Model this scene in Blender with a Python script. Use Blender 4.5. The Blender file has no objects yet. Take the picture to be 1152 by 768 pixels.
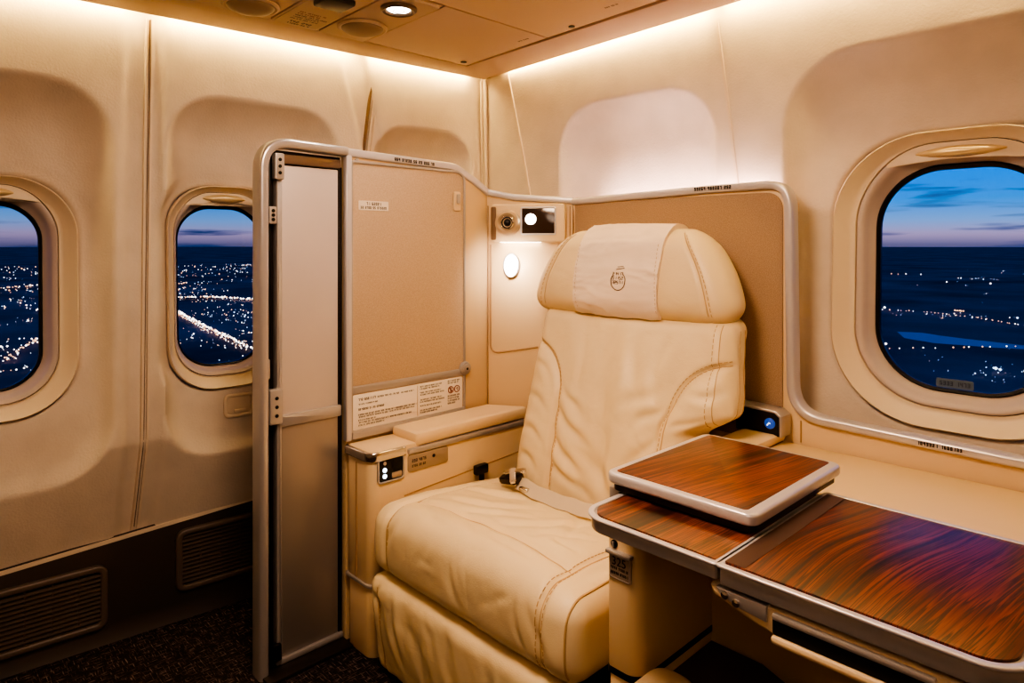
import bpy, bmesh, math, random
import numpy as np
from mathutils import Vector, noise
from mathutils.bvhtree import BVHTree

random.seed(7)
SC = bpy.context.scene
COL = SC.collection
PI = math.pi

# ------------------------------------------------------------------ materials
MATS = {}


def new_mat(name):
    m = bpy.data.materials.new(name)
    m.use_nodes = True
    nt = m.node_tree
    b = nt.nodes['Principled BSDF']
    MATS[name] = m
    return m, nt, b


def lin(c):
    return tuple(((v / 255) / 12.92 if v / 255 <= .04045 else ((v / 255 + .055) / 1.055) ** 2.4) for v in c) + (1,)


def nd(nt, t, **kw):
    n = nt.nodes.new(t)
    for k, v in kw.items():
        if k.startswith('_'):
            setattr(n, k[1:], v)
        else:
            n.inputs[k].default_value = v
    return n


def simple(name, rgb, rough=.5, metal=0., bump=0., bscale=200., vary=0., vscale=3., spec=.5, coat=0., stretch=None):
    m, nt, b = new_mat(name)
    L = nt.links.new
    b.inputs['Roughness'].default_value = rough
    b.inputs['Metallic'].default_value = metal
    b.inputs['Specular IOR Level'].default_value = spec
    b.inputs['Coat Weight'].default_value = coat
    tc = nd(nt, 'ShaderNodeTexCoord')
    src = tc.outputs['Object']
    if stretch:
        mp = nd(nt, 'ShaderNodeMapping')
        mp.inputs['Scale'].default_value = stretch
        L(src, mp.inputs['Vector'])
        src = mp.outputs['Vector']
    c = lin(rgb)
    if vary > 0:
        n = nd(nt, 'ShaderNodeTexNoise', Scale=vscale, Detail=6.)
        L(src, n.inputs['Vector'])
        r = nd(nt, 'ShaderNodeValToRGB')
        r.color_ramp.elements[0].position = .3
        r.color_ramp.elements[1].position = .7
        r.color_ramp.elements[0].color = tuple(v * (1 - vary) for v in c[:3]) + (1,)
        r.color_ramp.elements[1].color = tuple(min(1, v * (1 + vary)) for v in c[:3]) + (1,)
        L(n.outputs['Fac'], r.inputs['Fac'])
        L(r.outputs['Color'], b.inputs['Base Color'])
    else:
        b.inputs['Base Color'].default_value = c
    if bump > 0:
        n2 = nd(nt, 'ShaderNodeTexNoise', Scale=bscale, Detail=4.)
        L(src, n2.inputs['Vector'])
        bp = nd(nt, 'ShaderNodeBump', Strength=bump, Distance=.002)
        L(n2.outputs['Fac'], bp.inputs['Height'])
        L(bp.outputs['Normal'], b.inputs['Normal'])
    return m


def emit(name, rgb, strength):
    m, nt, b = new_mat(name)
    b.inputs['Base Color'].default_value = (.8, .8, .8, 1)
    b.inputs['Emission Color'].default_value = rgb + (1,)
    b.inputs['Emission Strength'].default_value = strength
    return m


WALL = simple('wall_plastic', (222, 205, 186), .55, bump=.5, bscale=170, vary=.06, vscale=9)
WALLTRIM = simple('wall_trim_plastic', (226, 206, 182), .4)
BEZEL = simple('window_bezel_plastic', (226, 206, 178), .42)
REVEAL = simple('window_reveal_plastic', (196, 180, 172), .45)
GASKET = simple('black_rubber', (8, 9, 14), .35)
CEIL = simple('ceiling_plastic', (214, 188, 164), .5, bump=.08, bscale=300)
CEILDARK = simple('ceiling_groove', (60, 44, 34), .7)
PSU = simple('service_panel_plastic', (198, 174, 148), .5)
DOME = simple('dome_plastic', (150, 130, 106), .45)
BEIGE = simple('shell_beige_plastic', (220, 190, 148), .42, bump=.06, bscale=400)
BEIGE2 = simple('console_beige_plastic', (226, 198, 158), .42, bump=.08, bscale=350)
SILVER = simple('satin_silver', (214, 208, 210), .3, metal=.4)
SILVER2 = simple('brushed_silver', (186, 178, 174), .36, metal=.5)
DOORMETAL = simple('door_panel_metal', (172, 162, 154), .36, metal=.6, bump=.03, bscale=80, vary=.04, vscale=3)
DOORPALE = simple('door_pale_panel', (212, 200, 196), .42, metal=.3, bump=.03, bscale=80, vary=.04, vscale=3)
DOORDARK = simple('door_channel_dark', (52, 42, 36), .4, metal=.5)
CHROME = simple('chrome', (215, 210, 205), .16, metal=1.)
BLACK = simple('black_plastic', (10, 9, 9), .35)
SLOT = simple('slot_black', (5, 4, 4), .6)
DADO = simple('dado_dark_plastic', (62, 52, 46), .45, bump=.06, bscale=300)
DADOFR = simple('grille_frame_plastic', (98, 84, 74), .38)
SLAT = simple('grille_slat', (88, 75, 66), .4)
PLACARD = simple('placard_white', (240, 226, 210), .5)
INK = simple('ink_dark', (36, 24, 20), .6)
INKRED = simple('ink_red', (120, 40, 30), .6)
PLATE = simple('placard_grey', (168, 150, 132), .4, metal=.2)
LINE = simple('seam_line', (178, 142, 104), .6)
SEAM = simple('leather_seam', (200, 166, 122), .7)
STITCH = simple('stitch_thread', (196, 160, 116), .7)
CLOTH = simple('headrest_cloth', (240, 220, 200), .85, bump=.35, bscale=500, vary=.03, vscale=12)
BELT = simple('belt_webbing', (205, 188, 164), .7, bump=.3, bscale=600)
PAD = simple('footrest_pad_brown', (84, 62, 46), .7)
GREYBAND = simple('table_hinge_band', (92, 70, 62), .4, metal=.4)
SCREEN = simple('dark_glass_screen', (64, 48, 40), .12, spec=.6)
LED = emit('white_led', (1., .93, .84), 14.)
UNDER = emit('under_glow', (1., .92, .84), 14.)
LEDOVAL = emit('lamp_lens', (1., .95, .9), 9.)
LEDBLUE = emit('cool_led', (.62, .8, 1.), 5.)
BTNBLUE = emit('blue_button_glow', (.05, .18, .8), .35)
BTNBLUE.node_tree.nodes['Principled BSDF'].inputs['Base Color'].default_value = (.02, .05, .25, 1)
LEDSOFT = emit('soft_led', (.6, .8, 1.), 1.5)
COVE = emit('cove_strip_warm', (1., .74, .30), 70.)
SHELFLED = emit('shelf_strip_cool', (1., .78, .80), 60.)

# leather
LEATHER, nt, b = new_mat('cream_leather')
b.inputs['Roughness'].default_value = .4
b.inputs['Specular IOR Level'].default_value = .45
tc = nd(nt, 'ShaderNodeTexCoord')
n1 = nd(nt, 'ShaderNodeTexNoise', Scale=5., Detail=5.)
r1 = nd(nt, 'ShaderNodeValToRGB')
r1.color_ramp.elements[0].color = lin((226, 202, 160))
r1.color_ramp.elements[1].color = lin((238, 216, 176))
n2 = nd(nt, 'ShaderNodeTexVoronoi', Scale=420.)
n3 = nd(nt, 'ShaderNodeTexNoise', Scale=26., Detail=3., Distortion=.6)
bp = nd(nt, 'ShaderNodeBump', Strength=.14, Distance=.002)
bp2 = nd(nt, 'ShaderNodeBump', Strength=.22, Distance=.006)
for a, c in ((tc.outputs['Object'], n1.inputs['Vector']), (tc.outputs['Object'], n2.inputs['Vector']),
             (tc.outputs['Object'], n3.inputs['Vector']), (n1.outputs['Fac'], r1.inputs['Fac']),
             (r1.outputs['Color'], b.inputs['Base Color']), (n2.outputs['Distance'], bp.inputs['Height']),
             (n3.outputs['Fac'], bp2.inputs['Height']), (bp2.outputs['Normal'], bp.inputs['Normal']),
             (bp.outputs['Normal'], b.inputs['Normal'])):
    nt.links.new(a, c)

# tan woven panel fabric
FABRIC, nt, b = new_mat('tan_panel_fabric')
b.inputs['Roughness'].default_value = .75
tc = nd(nt, 'ShaderNodeTexCoord')
mp = nd(nt, 'ShaderNodeMapping')
mp.inputs['Scale'].default_value = (420, 420, 520)
n1 = nd(nt, 'ShaderNodeTexNoise', Scale=1., Detail=3.)
r1 = nd(nt, 'ShaderNodeValToRGB')
r1.color_ramp.elements[0].position = .3
r1.color_ramp.elements[1].position = .7
r1.color_ramp.elements[0].color = lin((184, 158, 132))
r1.color_ramp.elements[1].color = lin((203, 178, 151))
bp = nd(nt, 'ShaderNodeBump', Strength=.12, Distance=.0006)
for a, c in ((tc.outputs['Object'], mp.inputs['Vector']), (mp.outputs['Vector'], n1.inputs['Vector']),
             (n1.outputs['Fac'], r1.inputs['Fac']), (r1.outputs['Color'], b.inputs['Base Color']),
             (n1.outputs['Fac'], bp.inputs['Height']), (bp.outputs['Normal'], b.inputs['Normal'])):
    nt.links.new(a, c)


FABRIC_SHADED = FABRIC.copy()  # same tan fabric, darkened to paint in the shade behind the seat
FABRIC_SHADED.name = 'shaded_panel_fabric'
for n_ in FABRIC_SHADED.node_tree.nodes:
    if n_.type == 'VALTORGB':
        n_.color_ramp.elements[0].color = lin((146, 119, 94))
        n_.color_ramp.elements[1].color = lin((184, 156, 128))
    if n_.type == 'MAPPING':
        n_.inputs['Scale'].default_value = (420, 420, 460)


def wood(name, shift, dark, mid, hi, warp=.06):
    m, nt, b = new_mat(name)
    b.inputs['Roughness'].default_value = .3
    b.inputs['Coat Weight'].default_value = .15
    b.inputs['Coat Roughness'].default_value = .22
    L = nt.links.new
    tc = nd(nt, 'ShaderNodeTexCoord')
    mp = nd(nt, 'ShaderNodeMapping')
    mp.inputs['Location'].default_value = shift
    mp.inputs['Rotation'].default_value = (0, 0, .12)
    L(tc.outputs['Object'], mp.inputs['Vector'])
    # slow wander that bends the grain
    mw = nd(nt, 'ShaderNodeMapping')
    mw.inputs['Scale'].default_value = (3.2, 2.0, 1)
    L(mp.outputs['Vector'], mw.inputs['Vector'])
    wn = nd(nt, 'ShaderNodeTexNoise', Scale=1.0, Detail=0.)
    L(mw.outputs['Vector'], wn.inputs['Vector'])
    vm = nd(nt, 'ShaderNodeVectorMath', _operation='MULTIPLY_ADD')
    L(wn.outputs['Color'], vm.inputs[0])
    vm.inputs[1].default_value = (warp, .0, 0)
    L(mp.outputs['Vector'], vm.inputs[2])
    ms = nd(nt, 'ShaderNodeMapping')
    ms.inputs['Scale'].default_value = (60, 1.1, 1)
    L(vm.outputs['Vector'], ms.inputs['Vector'])
    g1 = nd(nt, 'ShaderNodeTexNoise', Scale=1., Detail=3., Roughness=.55)
    L(ms.outputs['Vector'], g1.inputs['Vector'])
    mf = nd(nt, 'ShaderNodeMapping')
    mf.inputs['Scale'].default_value = (420, 9, 1)
    L(vm.outputs['Vector'], mf.inputs['Vector'])
    g2 = nd(nt, 'ShaderNodeTexNoise', Scale=1., Detail=3.)
    L(mf.outputs['Vector'], g2.inputs['Vector'])
    mb_ = nd(nt, 'ShaderNodeMapping')
    mb_.inputs['Scale'].default_value = (15, .9, 1)
    L(vm.outputs['Vector'], mb_.inputs['Vector'])
    g0 = nd(nt, 'ShaderNodeTexNoise', Scale=1., Detail=1.)
    L(mb_.outputs['Vector'], g0.inputs['Vector'])
    m1 = nd(nt, 'ShaderNodeMath', _operation='MULTIPLY_ADD')
    L(g2.outputs['Fac'], m1.inputs[0])
    m1.inputs[1].default_value = .14
    L(g1.outputs['Fac'], m1.inputs[2])
    mx = nd(nt, 'ShaderNodeMath', _operation='MULTIPLY_ADD')
    L(g0.outputs['Fac'], mx.inputs[0])
    mx.inputs[1].default_value = .75
    L(m1.outputs['Value'], mx.inputs[2])
    r = nd(nt, 'ShaderNodeValToRGB')
    e = r.color_ramp.elements
    sc_ = .5                                     # halve so that the ramp holds the whole range
    e[0].position, e[0].color = .37, lin(dark)
    e[1].position, e[1].color = .62, lin(hi)
    for pos, c in ((.41, tuple(v * .55 for v in mid)), (.432, mid), (.445, tuple(v * .5 for v in mid)), (.462, tuple(v * 1.1 for v in mid)), (.485, hi), (.497, tuple(v * .42 for v in mid)), (.512, mid), (.54, hi), (.552, tuple(v * .5 for v in mid)), (.57, mid)):
        k = e.new(pos)
        k.color = lin(c)
    half = nd(nt, 'ShaderNodeMath', _operation='MULTIPLY')
    L(mx.outputs['Value'], half.inputs[0])
    half.inputs[1].default_value = sc_
    mx = half
    L(mx.outputs['Value'], r.inputs['Fac'])
    L(r.outputs['Color'], b.inputs['Base Color'])
    return m


WOOD1 = wood('rosewood_tray', (0, 0, 0), (40, 17, 8), (104, 46, 20), (144, 74, 36), .05)
WOOD2 = wood('rosewood_leaf', (3.1, .7, 0), (38, 16, 8), (104, 46, 20), (144, 74, 36), .06)
WOOD3 = wood('rosewood_dark_leaf', (7.7, 1.9, 0), (30, 12, 10), (92, 38, 24), (126, 60, 37), .16)

# carpet
CARPET, nt, b = new_mat('carpet_weave')
b.inputs['Roughness'].default_value = .95
b.inputs['Specular IOR Level'].default_value = .1
L = nt.links.new
tc = nd(nt, 'ShaderNodeTexCoord')
outs = []
for sc in ((34, 330, 1), (330, 34, 1)):
    mp = nd(nt, 'ShaderNodeMapping')
    mp.inputs['Scale'].default_value = sc
    L(tc.outputs['Object'], mp.inputs['Vector'])
    n = nd(nt, 'ShaderNodeTexNoise', Scale=1., Detail=2.)
    L(mp.outputs['Vector'], n.inputs['Vector'])
    outs.append(n.outputs['Fac'])
mx = nd(nt, 'ShaderNodeMath', _operation='MAXIMUM')
L(outs[0], mx.inputs[0])
L(outs[1], mx.inputs[1])
r = nd(nt, 'ShaderNodeValToRGB')
e = r.color_ramp.elements
e[0].position, e[0].color = .54, lin((32, 26, 26))
e[1].position, e[1].color = .74, lin((142, 120, 114))
k = e.new(.62)
k.color = lin((60, 49, 48))
L(mx.outputs['Value'], r.inputs['Fac'])
L(r.outputs['Color'], b.inputs['Base Color'])
bp = nd(nt, 'ShaderNodeBump', Strength=.5, Distance=.003)
L(mx.outputs['Value'], bp.inputs['Height'])
L(bp.outputs['Normal'], b.inputs['Normal'])

# window glass
GLASS = bpy.data.materials.new('window_glass')
GLASS.use_nodes = True
nt = GLASS.node_tree
nt.nodes.clear()
o_ = nd(nt, 'ShaderNodeOutputMaterial')
mxs = nd(nt, 'ShaderNodeMixShader')
fr = nd(nt, 'ShaderNodeFresnel', IOR=1.35)
tr = nd(nt, 'ShaderNodeBsdfTransparent')
tr.inputs['Color'].default_value = (.93, .95, .97, 1)
gl = nd(nt, 'ShaderNodeBsdfGlossy', Roughness=.03)
nt.links.new(fr.outputs[0], mxs.inputs[0])
nt.links.new(tr.outputs[0], mxs.inputs[1])
nt.links.new(gl.outputs[0], mxs.inputs[2])
nt.links.new(mxs.outputs[0], o_.inputs[0])

GROUND = simple('night_ground', (160, 128, 108), .9, vary=.5, vscale=.004, spec=.05)
LAKE = simple('lake_water', (40, 60, 90), .3, spec=.6)
CITYW = emit('city_light_white', (1., .92, .80), 4.)
CITYO = emit('city_light_amber', (1., .50, .18), 2.6)
CITYB = emit('city_light_blue', (.7, .85, 1.), 2.6)


# ------------------------------------------------------------------ mesh building
class MB:
    def __init__(self):
        self.v, self.f = [], []

    def add(self, vs, fs):
        k = len(self.v)
        self.v += [tuple(p) for p in vs]
        self.f += [tuple(i + k for i in f) for f in fs]
        return self

    def quad(self, a, b_, c, d):
        return self.add([a, b_, c, d], [(0, 1, 2, 3)])

    def box(self, x0, x1, y0, y1, z0, z1, r=0., seg=2):
        bm = bmesh.new()
        bmesh.ops.create_cube(bm, size=1.)
        for v in bm.verts:
            v.co = (x0 + (v.co.x + .5) * (x1 - x0), y0 + (v.co.y + .5) * (y1 - y0), z0 + (v.co.z + .5) * (z1 - z0))
        if r > 0:
            r = min(r, .49 * min(abs(x1 - x0), abs(y1 - y0), abs(z1 - z0)))
            bmesh.ops.bevel(bm, geom=bm.edges[:], offset=r, segments=seg, profile=.5, affect='EDGES')
        return self.frombm(bm)

    def frombm(self, bm, fn=None):
        bmesh.ops.recalc_face_normals(bm, faces=bm.faces[:])
        bm.verts.index_update()
        self.add([fn(v.co) if fn else v.co[:] for v in bm.verts], [[v.index for v in f.verts] for f in bm.faces])
        bm.free()
        return self

    def prism(self, poly, fn, d0, d1, r=0., seg=2):
        """poly: 2D outline; fn(a, b, d) -> world; extruded from d0 to d1, rims rounded by r"""
        bm = bmesh.new()
        vs = [bm.verts.new((a, b_, d0)) for a, b_ in poly]
        f = bm.faces.new(vs)
        ret = bmesh.ops.extrude_face_region(bm, geom=[f])
        top = [g for g in ret['geom'] if isinstance(g, bmesh.types.BMVert)]
        for v in top:
            v.co.z = d1
        if r > 0:
            es = [e_ for e_ in bm.edges if abs(e_.verts[0].co.z - e_.verts[1].co.z) < 1e-7]
            bmesh.ops.bevel(bm, geom=es, offset=r, segments=seg, profile=.5, affect='EDGES')
        bmesh.ops.recalc_face_normals(bm, faces=bm.faces[:])
        return self.frombm(bm, lambda c: fn(c.x, c.y, c.z))

    def tube(self, pts, r, n=8, closed=False, caps=True):
        pts = [Vector(p) for p in pts]
        N = len(pts)
        ring = []
        up = None
        for i in range(N):
            a = pts[(i - 1) % N] if (closed or i > 0) else pts[i]
            c = pts[(i + 1) % N] if (closed or i < N - 1) else pts[i]
            t = (c - a).normalized()
            if up is None:
                up = t.orthogonal().normalized()
            up = (up - t * up.dot(t)).normalized()
            s = t.cross(up)
            ring.append([pts[i] + r * (math.cos(2 * PI * j / n) * up + math.sin(2 * PI * j / n) * s) for j in range(n)])
        vs = [p for rg in ring for p in rg]
        fs = []
        for i in range(N if closed else N - 1):
            for j in range(n):
                i2 = (i + 1) % N
                fs.append((i * n + j, i * n + (j + 1) % n, i2 * n + (j + 1) % n, i2 * n + j))
        if caps and not closed:
            fs.append(tuple(range(n))[::-1])
            fs.append(tuple((N - 1) * n + j for j in range(n)))
        return self.add(vs, fs)

    def sweep(self, path, prof, fn, closed=False):
        """path: 2D; prof: closed loop of (offset across the path, depth); fn(a, b, d) -> world"""
        N, n = len(path), len(prof)
        vs = []
        for i in range(N):
            a = path[(i - 1) % N] if (closed or i > 0) else path[i]
            p = path[i]
            c = path[(i + 1) % N] if (closed or i < N - 1) else path[i]
            def nrm(u, w):
                dx, dy = w[0] - u[0], w[1] - u[1]
                l = math.hypot(dx, dy) or 1e-9
                return (-dy / l, dx / l)
            if a == p:
                m = nrm(p, c)
                k = 1
            elif c == p:
                m = nrm(a, p)
                k = 1
            else:
                n1, n2 = nrm(a, p), nrm(p, c)
                mx_, my_ = n1[0] + n2[0], n1[1] + n2[1]
                l = math.hypot(mx_, my_)
                m = (mx_ / l, my_ / l)
                k = min(2., 1 / max(.3, m[0] * n1[0] + m[1] * n1[1]))
            for o, d in prof:
                vs.append(fn(p[0] + m[0] * o * k, p[1] + m[1] * o * k, d))
        fs = []
        for i in range(N if closed else N - 1):
            i2 = (i + 1) % N
            for j in range(n):
                fs.append((i * n + j, i * n + (j + 1) % n, i2 * n + (j + 1) % n, i2 * n + j))
        if not closed:
            fs.append(tuple(range(n))[::-1])
            fs.append(tuple((N - 1) * n + j for j in range(n)))
        bm = bmesh.new()
        bv = [bm.verts.new(v) for v in vs]
        for f in fs:
            bm.faces.new([bv[i] for i in f])
        return self.frombm(bm)

    def lathe(self, prof, center, axis, n=32):
        """prof: (radius, height) pairs; revolved about axis at center"""
        ax = Vector(axis).normalized()
        u = ax.orthogonal().normalized()
        w = ax.cross(u)
        c = Vector(center)
        vs, fs = [], []
        for r_, h in prof:
            for j in range(n):
                t = 2 * PI * j / n
                vs.append(c + ax * h + u * (r_ * math.cos(t)) + w * (r_ * math.sin(t)))
        for i in range(len(prof) - 1):
            for j in range(n):
                fs.append((i * n + j, i * n + (j + 1) % n, (i + 1) * n + (j + 1) % n, (i + 1) * n + j))
        fs.append(tuple(range(n))[::-1])
        fs.append(tuple((len(prof) - 1) * n + j for j in range(n)))
        bm = bmesh.new()
        bv = [bm.verts.new(v) for v in vs]
        for f in fs:
            bm.faces.new([bv[i] for i in f])
        bmesh.ops.remove_doubles(bm, verts=bm.verts[:], dist=1e-6)
        return self.frombm(bm)


def link(name, mb, mat, parent=None, sharp=38, label=None, origin=None):
    me = bpy.data.meshes.new(name)
    base = Vector((0, 0, 0))
    if parent is not None:
        p = parent
        while p is not None:
            base += p.location
            p = p.parent
    elif origin is not None:
        base = Vector(origin)
    v = np.array(mb.v, dtype=np.float64) - np.array(base)
    me.from_pydata(v.tolist(), [], mb.f)
    me.validate()
    me.update()
    me.materials.append(mat)
    me.polygons.foreach_set('use_smooth', [True] * len(me.polygons))
    me.set_sharp_from_angle(angle=math.radians(sharp))
    o = bpy.data.objects.new(name, me)
    COL.objects.link(o)
    if parent is not None:
        o.parent = parent
    elif origin is not None:
        o.location = origin
    if label:
        o['label'] = label
    return o


def thing(name, loc, label, cat, group=None):
    o = bpy.data.objects.new(name, None)
    o.empty_display_size = .05
    COL.objects.link(o)
    o.location = loc
    o['label'] = label
    o['category'] = cat
    if group:
        o['group'] = group
    return o


def tag(o, label, cat, group=None, kind=None):
    o['label'] = label
    o['category'] = cat
    if group:
        o['group'] = group
    if kind:
        o['kind'] = kind
    return o


def struct(name, mb=None, mat=None, loc=None, sharp=38):
    if mb is None:
        o = bpy.data.objects.new(name, None)
        COL.objects.link(o)
        o.location = loc
    else:
        o = link(name, mb, mat, sharp=sharp)
    o['kind'] = 'structure'
    return o


def rrect(x0, x1, y0, y1, r, n=8):
    """rounded rectangle outline; r one radius or four (bottom left, bottom right, top right, top left)"""
    rs = r if isinstance(r, (tuple, list)) else (r,) * 4
    pts = []
    for (cx, cy, a0, q) in ((x0, y0, PI, 0), (x1, y0, 1.5 * PI, 1), (x1, y1, 0, 2), (x0, y1, .5 * PI, 3)):
        rr = max(rs[q], 1e-4)
        ox = cx + rr if cx == x0 else cx - rr
        oy = cy + rr if cy == y0 else cy - rr
        for i in range(n + 1):
            t = a0 + .5 * PI * i / n
            pts.append((ox + rr * math.cos(t), oy + rr * math.sin(t)))
    return pts


def arcpath(pts, radii, n=8):
    """open polyline with rounded corners"""
    out = [pts[0]]
    for i in range(1, len(pts) - 1):
        p = Vector(pts[i]).to_2d() if len(pts[i]) == 2 else Vector(pts[i])
        a, c = Vector(pts[i - 1]), Vector(pts[i + 1])
        d1, d2 = (a - p), (c - p)
        r = radii[i - 1]
        if r <= 0:
            out.append(tuple(p))
            continue
        ang = d1.angle(d2)
        t = min(r / math.tan(ang / 2), d1.length * .49, d2.length * .49)
        s, e_ = p + d1.normalized() * t, p + d2.normalized() * t
        for k in range(n + 1):
            q = k / n
            out.append(tuple((1 - q) ** 2 * s + 2 * q * (1 - q) * p + q * q * e_))
    out.append(pts[-1])
    return out


def rprof(w, d, r, n=3, d0=0.):
    """closed profile loop (offset, depth): width w centred, depth d0..d0+d, rounded by r"""
    return [(a, b_) for a, b_ in rrect(-w / 2, w / 2, d0, d0 + d, r, n)]


SEG = {0: 'abcdef', 1: 'bc', 2: 'abged', 3: 'abgcd', 4: 'fgbc', 5: 'afgcd', 6: 'afgedc', 7: 'abc'}


def strokes(mb, lines, fn, th=.12):
    """tiny lettering: rows of small stroke characters. lines: (a0, a1, b, h, seed)"""
    for a0, a1, bb, h, seed in lines:
        rnd = random.Random(seed)
        x = a0
        w = h * .55
        word = rnd.randint(2, 7)
        while x + w < a1:
            for s in rnd.choice(list(SEG.values())):
                t = h * th
                q = {'a': (0, w, h - t, h), 'g': (0, w, h / 2 - t / 2, h / 2 + t / 2), 'd': (0, w, 0, t),
                     'f': (0, t, h / 2, h), 'e': (0, t, 0, h / 2), 'b': (w - t, w, h / 2, h), 'c': (w - t, w, 0, h / 2)}[s]
                mb.quad(fn(x + q[0], bb + q[2], 0), fn(x + q[1], bb + q[2], 0), fn(x + q[1], bb + q[3], 0), fn(x + q[0], bb + q[3], 0))
            x += w * 1.35
            word -= 1
            if word == 0:
                x += w
                word = rnd.randint(2, 8)
    return mb


def text(parent, lines, fn, mat=None, th=.2):
    for ln in lines:
        link('printed_text', strokes(MB(), [ln], fn, th), mat or INK, parent)


def rbox(hx, hy, hz, r, step, fn):
    """rounded box on a fine grid; fn(x, y, z in box space) -> world"""
    h = (hx, hy, hz)
    n = [max(4, int(round(2 * v / step))) for v in h]
    key, vs, fs = {}, [], []

    def vid(p):
        k = tuple(round(c, 6) for c in p)
        if k not in key:
            q = [max(-(h[i] - r), min(h[i] - r, p[i])) for i in range(3)]
            d = [p[i] - q[i] for i in range(3)]
            l = math.sqrt(sum(c * c for c in d))
            s = [q[i] + d[i] / l * r for i in range(3)] if l > 1e-9 else list(p)
            key[k] = len(vs)
            vs.append(fn(*s))
        return key[k]

    for ax in range(3):
        u, w = (ax + 1) % 3, (ax + 2) % 3
        for sgn in (-1, 1):
            for i in range(n[u]):
                for j in range(n[w]):
                    ids = []
                    for di, dj in ((0, 0), (1, 0), (1, 1), (0, 1)):
                        p = [0, 0, 0]
                        p[ax] = sgn * h[ax]
                        p[u] = -h[u] + 2 * h[u] * (i + di) / n[u]
                        p[w] = -h[w] + 2 * h[w] * (j + dj) / n[w]
                        ids.append(vid(p))
                    fs.append(ids if sgn > 0 else ids[::-1])
    return MB().add(vs, fs)


def bvh_of(mb):
    return BVHTree.FromPolygons(mb.v, mb.f)


def project(bvh, pts, d, off=.0):
    out = []
    d = Vector(d).normalized()
    for p in pts:
        p = Vector(p)
        hit, nr, i, dist = bvh.ray_cast(p, d)
        if hit is not None:
            if nr.dot(d) > 0:
                nr = -nr
            out.append(hit + nr * off)
    return out


def resample(pts, step):
    pts = [Vector(p) for p in pts]
    out = [pts[0]]
    for a, c in zip(pts, pts[1:]):
        n = max(1, int((c - a).length / step))
        for i in range(1, n + 1):
            out.append(a.lerp(c, i / n))
    return out


class Runs:
    """collects seam or stitch runs, each linked as its own part"""
    def __init__(self):
        self.runs = []

    def new(self):
        self.runs.append(MB())
        return self.runs[-1]

    def tube(self, *a):
        if len(a[0]) > 1:
            self.new().tube(*a)

    def link(self, name, mat, parent):
        for m in self.runs:
            link(name, m, mat, parent)


def stitch_run(mb, pts, r=.0011, on=.008, gap=.004):
    if isinstance(mb, Runs):
        mb = mb.new()
    pts = resample(pts, .002)
    k = int((on + gap) / .002)
    m = int(on / .002)
    for i in range(0, len(pts) - m, k):
        mb.tube(pts[i:i + m + 1], r, 4)


def sstep(a, b_, x):
    t = np.clip((x - a) / (b_ - a), 0, 1)
    return t * t * (3 - 2 * t)


# ------------------------------------------------------------------ camera
EZ = 1.15
cam = bpy.data.objects.new('camera', bpy.data.cameras.new('camera'))
COL.objects.link(cam)
cam.location = (0, 0, EZ)
cam.rotation_euler = (PI / 2, 0, math.radians(46.1))
cam.data.sensor_width = 36
cam.data.lens = 754 / 1152 * 36
cam.data.shift_y = -(384 - 275) / 1152
cam.data.clip_start = .02
cam.data.clip_end = 60000
SC.camera = cam

# ------------------------------------------------------------------ the cabin shell
XA, XB, YA = -2.225, .077, 1.84      # bezel planes: left wall X = XA + XB*s, right wall Y = YA


def WL(s, z, d):
    return (XA + XB * s - d, s, z)


def WR(s, z, d):
    return (s, YA + d, z)


TILT = .04


def sdf_rr(S, Z, s0, s1, z0, z1, r, zc=0.):
    cx, cz, hx, hz = (s0 + s1) / 2, (z0 + z1) / 2, (s1 - s0) / 2 - r, (z1 - z0) / 2 - r
    qx, qz = np.abs(S - cx) - hx, np.abs(Z - cz) - hz
    return np.hypot(np.maximum(qx, 0), np.maximum(qz, 0)) + np.minimum(np.maximum(qx, qz), 0) - r


def wall(name, fn, s0, s1, zb, zt, bays, wins, d_low, d_top, channels, step=.008, zflat=1.2):
    ns, nz = int((s1 - s0) / step), int((zt - .25) / step)
    s = np.linspace(s0, s1, ns + 1)
    t = np.linspace(0, 1, nz + 1)
    S, T = np.meshgrid(s, t, indexing='ij')
    ZB = zb(S)
    Z = ZB + (zt - ZB) * T
    leanz = np.clip((Z - zflat) / (1.8 - zflat), 0, 1.25) ** 1.6
    D = d_low + (d_top - d_low) * leanz + .32 * np.clip(.58 - Z, 0, 1)
    for c, w, dep in channels:
        cz = c[0] + (c[1] - c[0]) * (Z - 1.36) / .42 if isinstance(c, tuple) else c
        D = D + dep * (1 - sstep(w * .5, w, np.abs(S - cz)))
    for b_ in bays:
        sd_ = -sdf_rr(S, Z, *b_)
        up_ = np.clip((Z - 1.15) / .3, 0, 1)
        m = 1 - (1 - np.clip(sd_ / (.085 + .065 * up_), 0, 1)) ** (2.2 + 1.6 * (1 - up_))
        D = D * (1 - m) + TILT * (Z - b_[5]) * m
    for w in wins:
        o_s = sdf_rr(S, Z, w['c'] - w['o'], w['c'] + w['o'], w['z'] - w['oh'], w['z'] + w['oh'], .72 * w['o'])
        q = 1 - sstep(.0, .05, o_s)
        D = D * (1 - q) + (TILT * (Z - w['z']) + .004) * q + .035 * sstep(.002, -.008, o_s)
    vs = [fn(a, b_, c) for a, b_, c in zip(S.ravel(), Z.ravel(), D.ravel())]
    hole = np.zeros((ns, nz), bool)
    cs, cz = (S[:-1, :-1] + S[1:, 1:]) / 2, (Z[:-1, :-1] + Z[1:, 1:]) / 2
    for w in wins:
        hole |= sdf_rr(cs, cz, *holeof(w)) < 0
    fs = []
    for i in range(ns):
        for j in range(nz):
            if not hole[i, j]:
                k = i * (nz + 1) + j
                fs.append((k, k + nz + 1, k + nz + 2, k + 1))
    o = link(name, MB().add(vs, fs), WALL, sharp=80)
    o['kind'] = 'structure'
    return o


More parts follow.
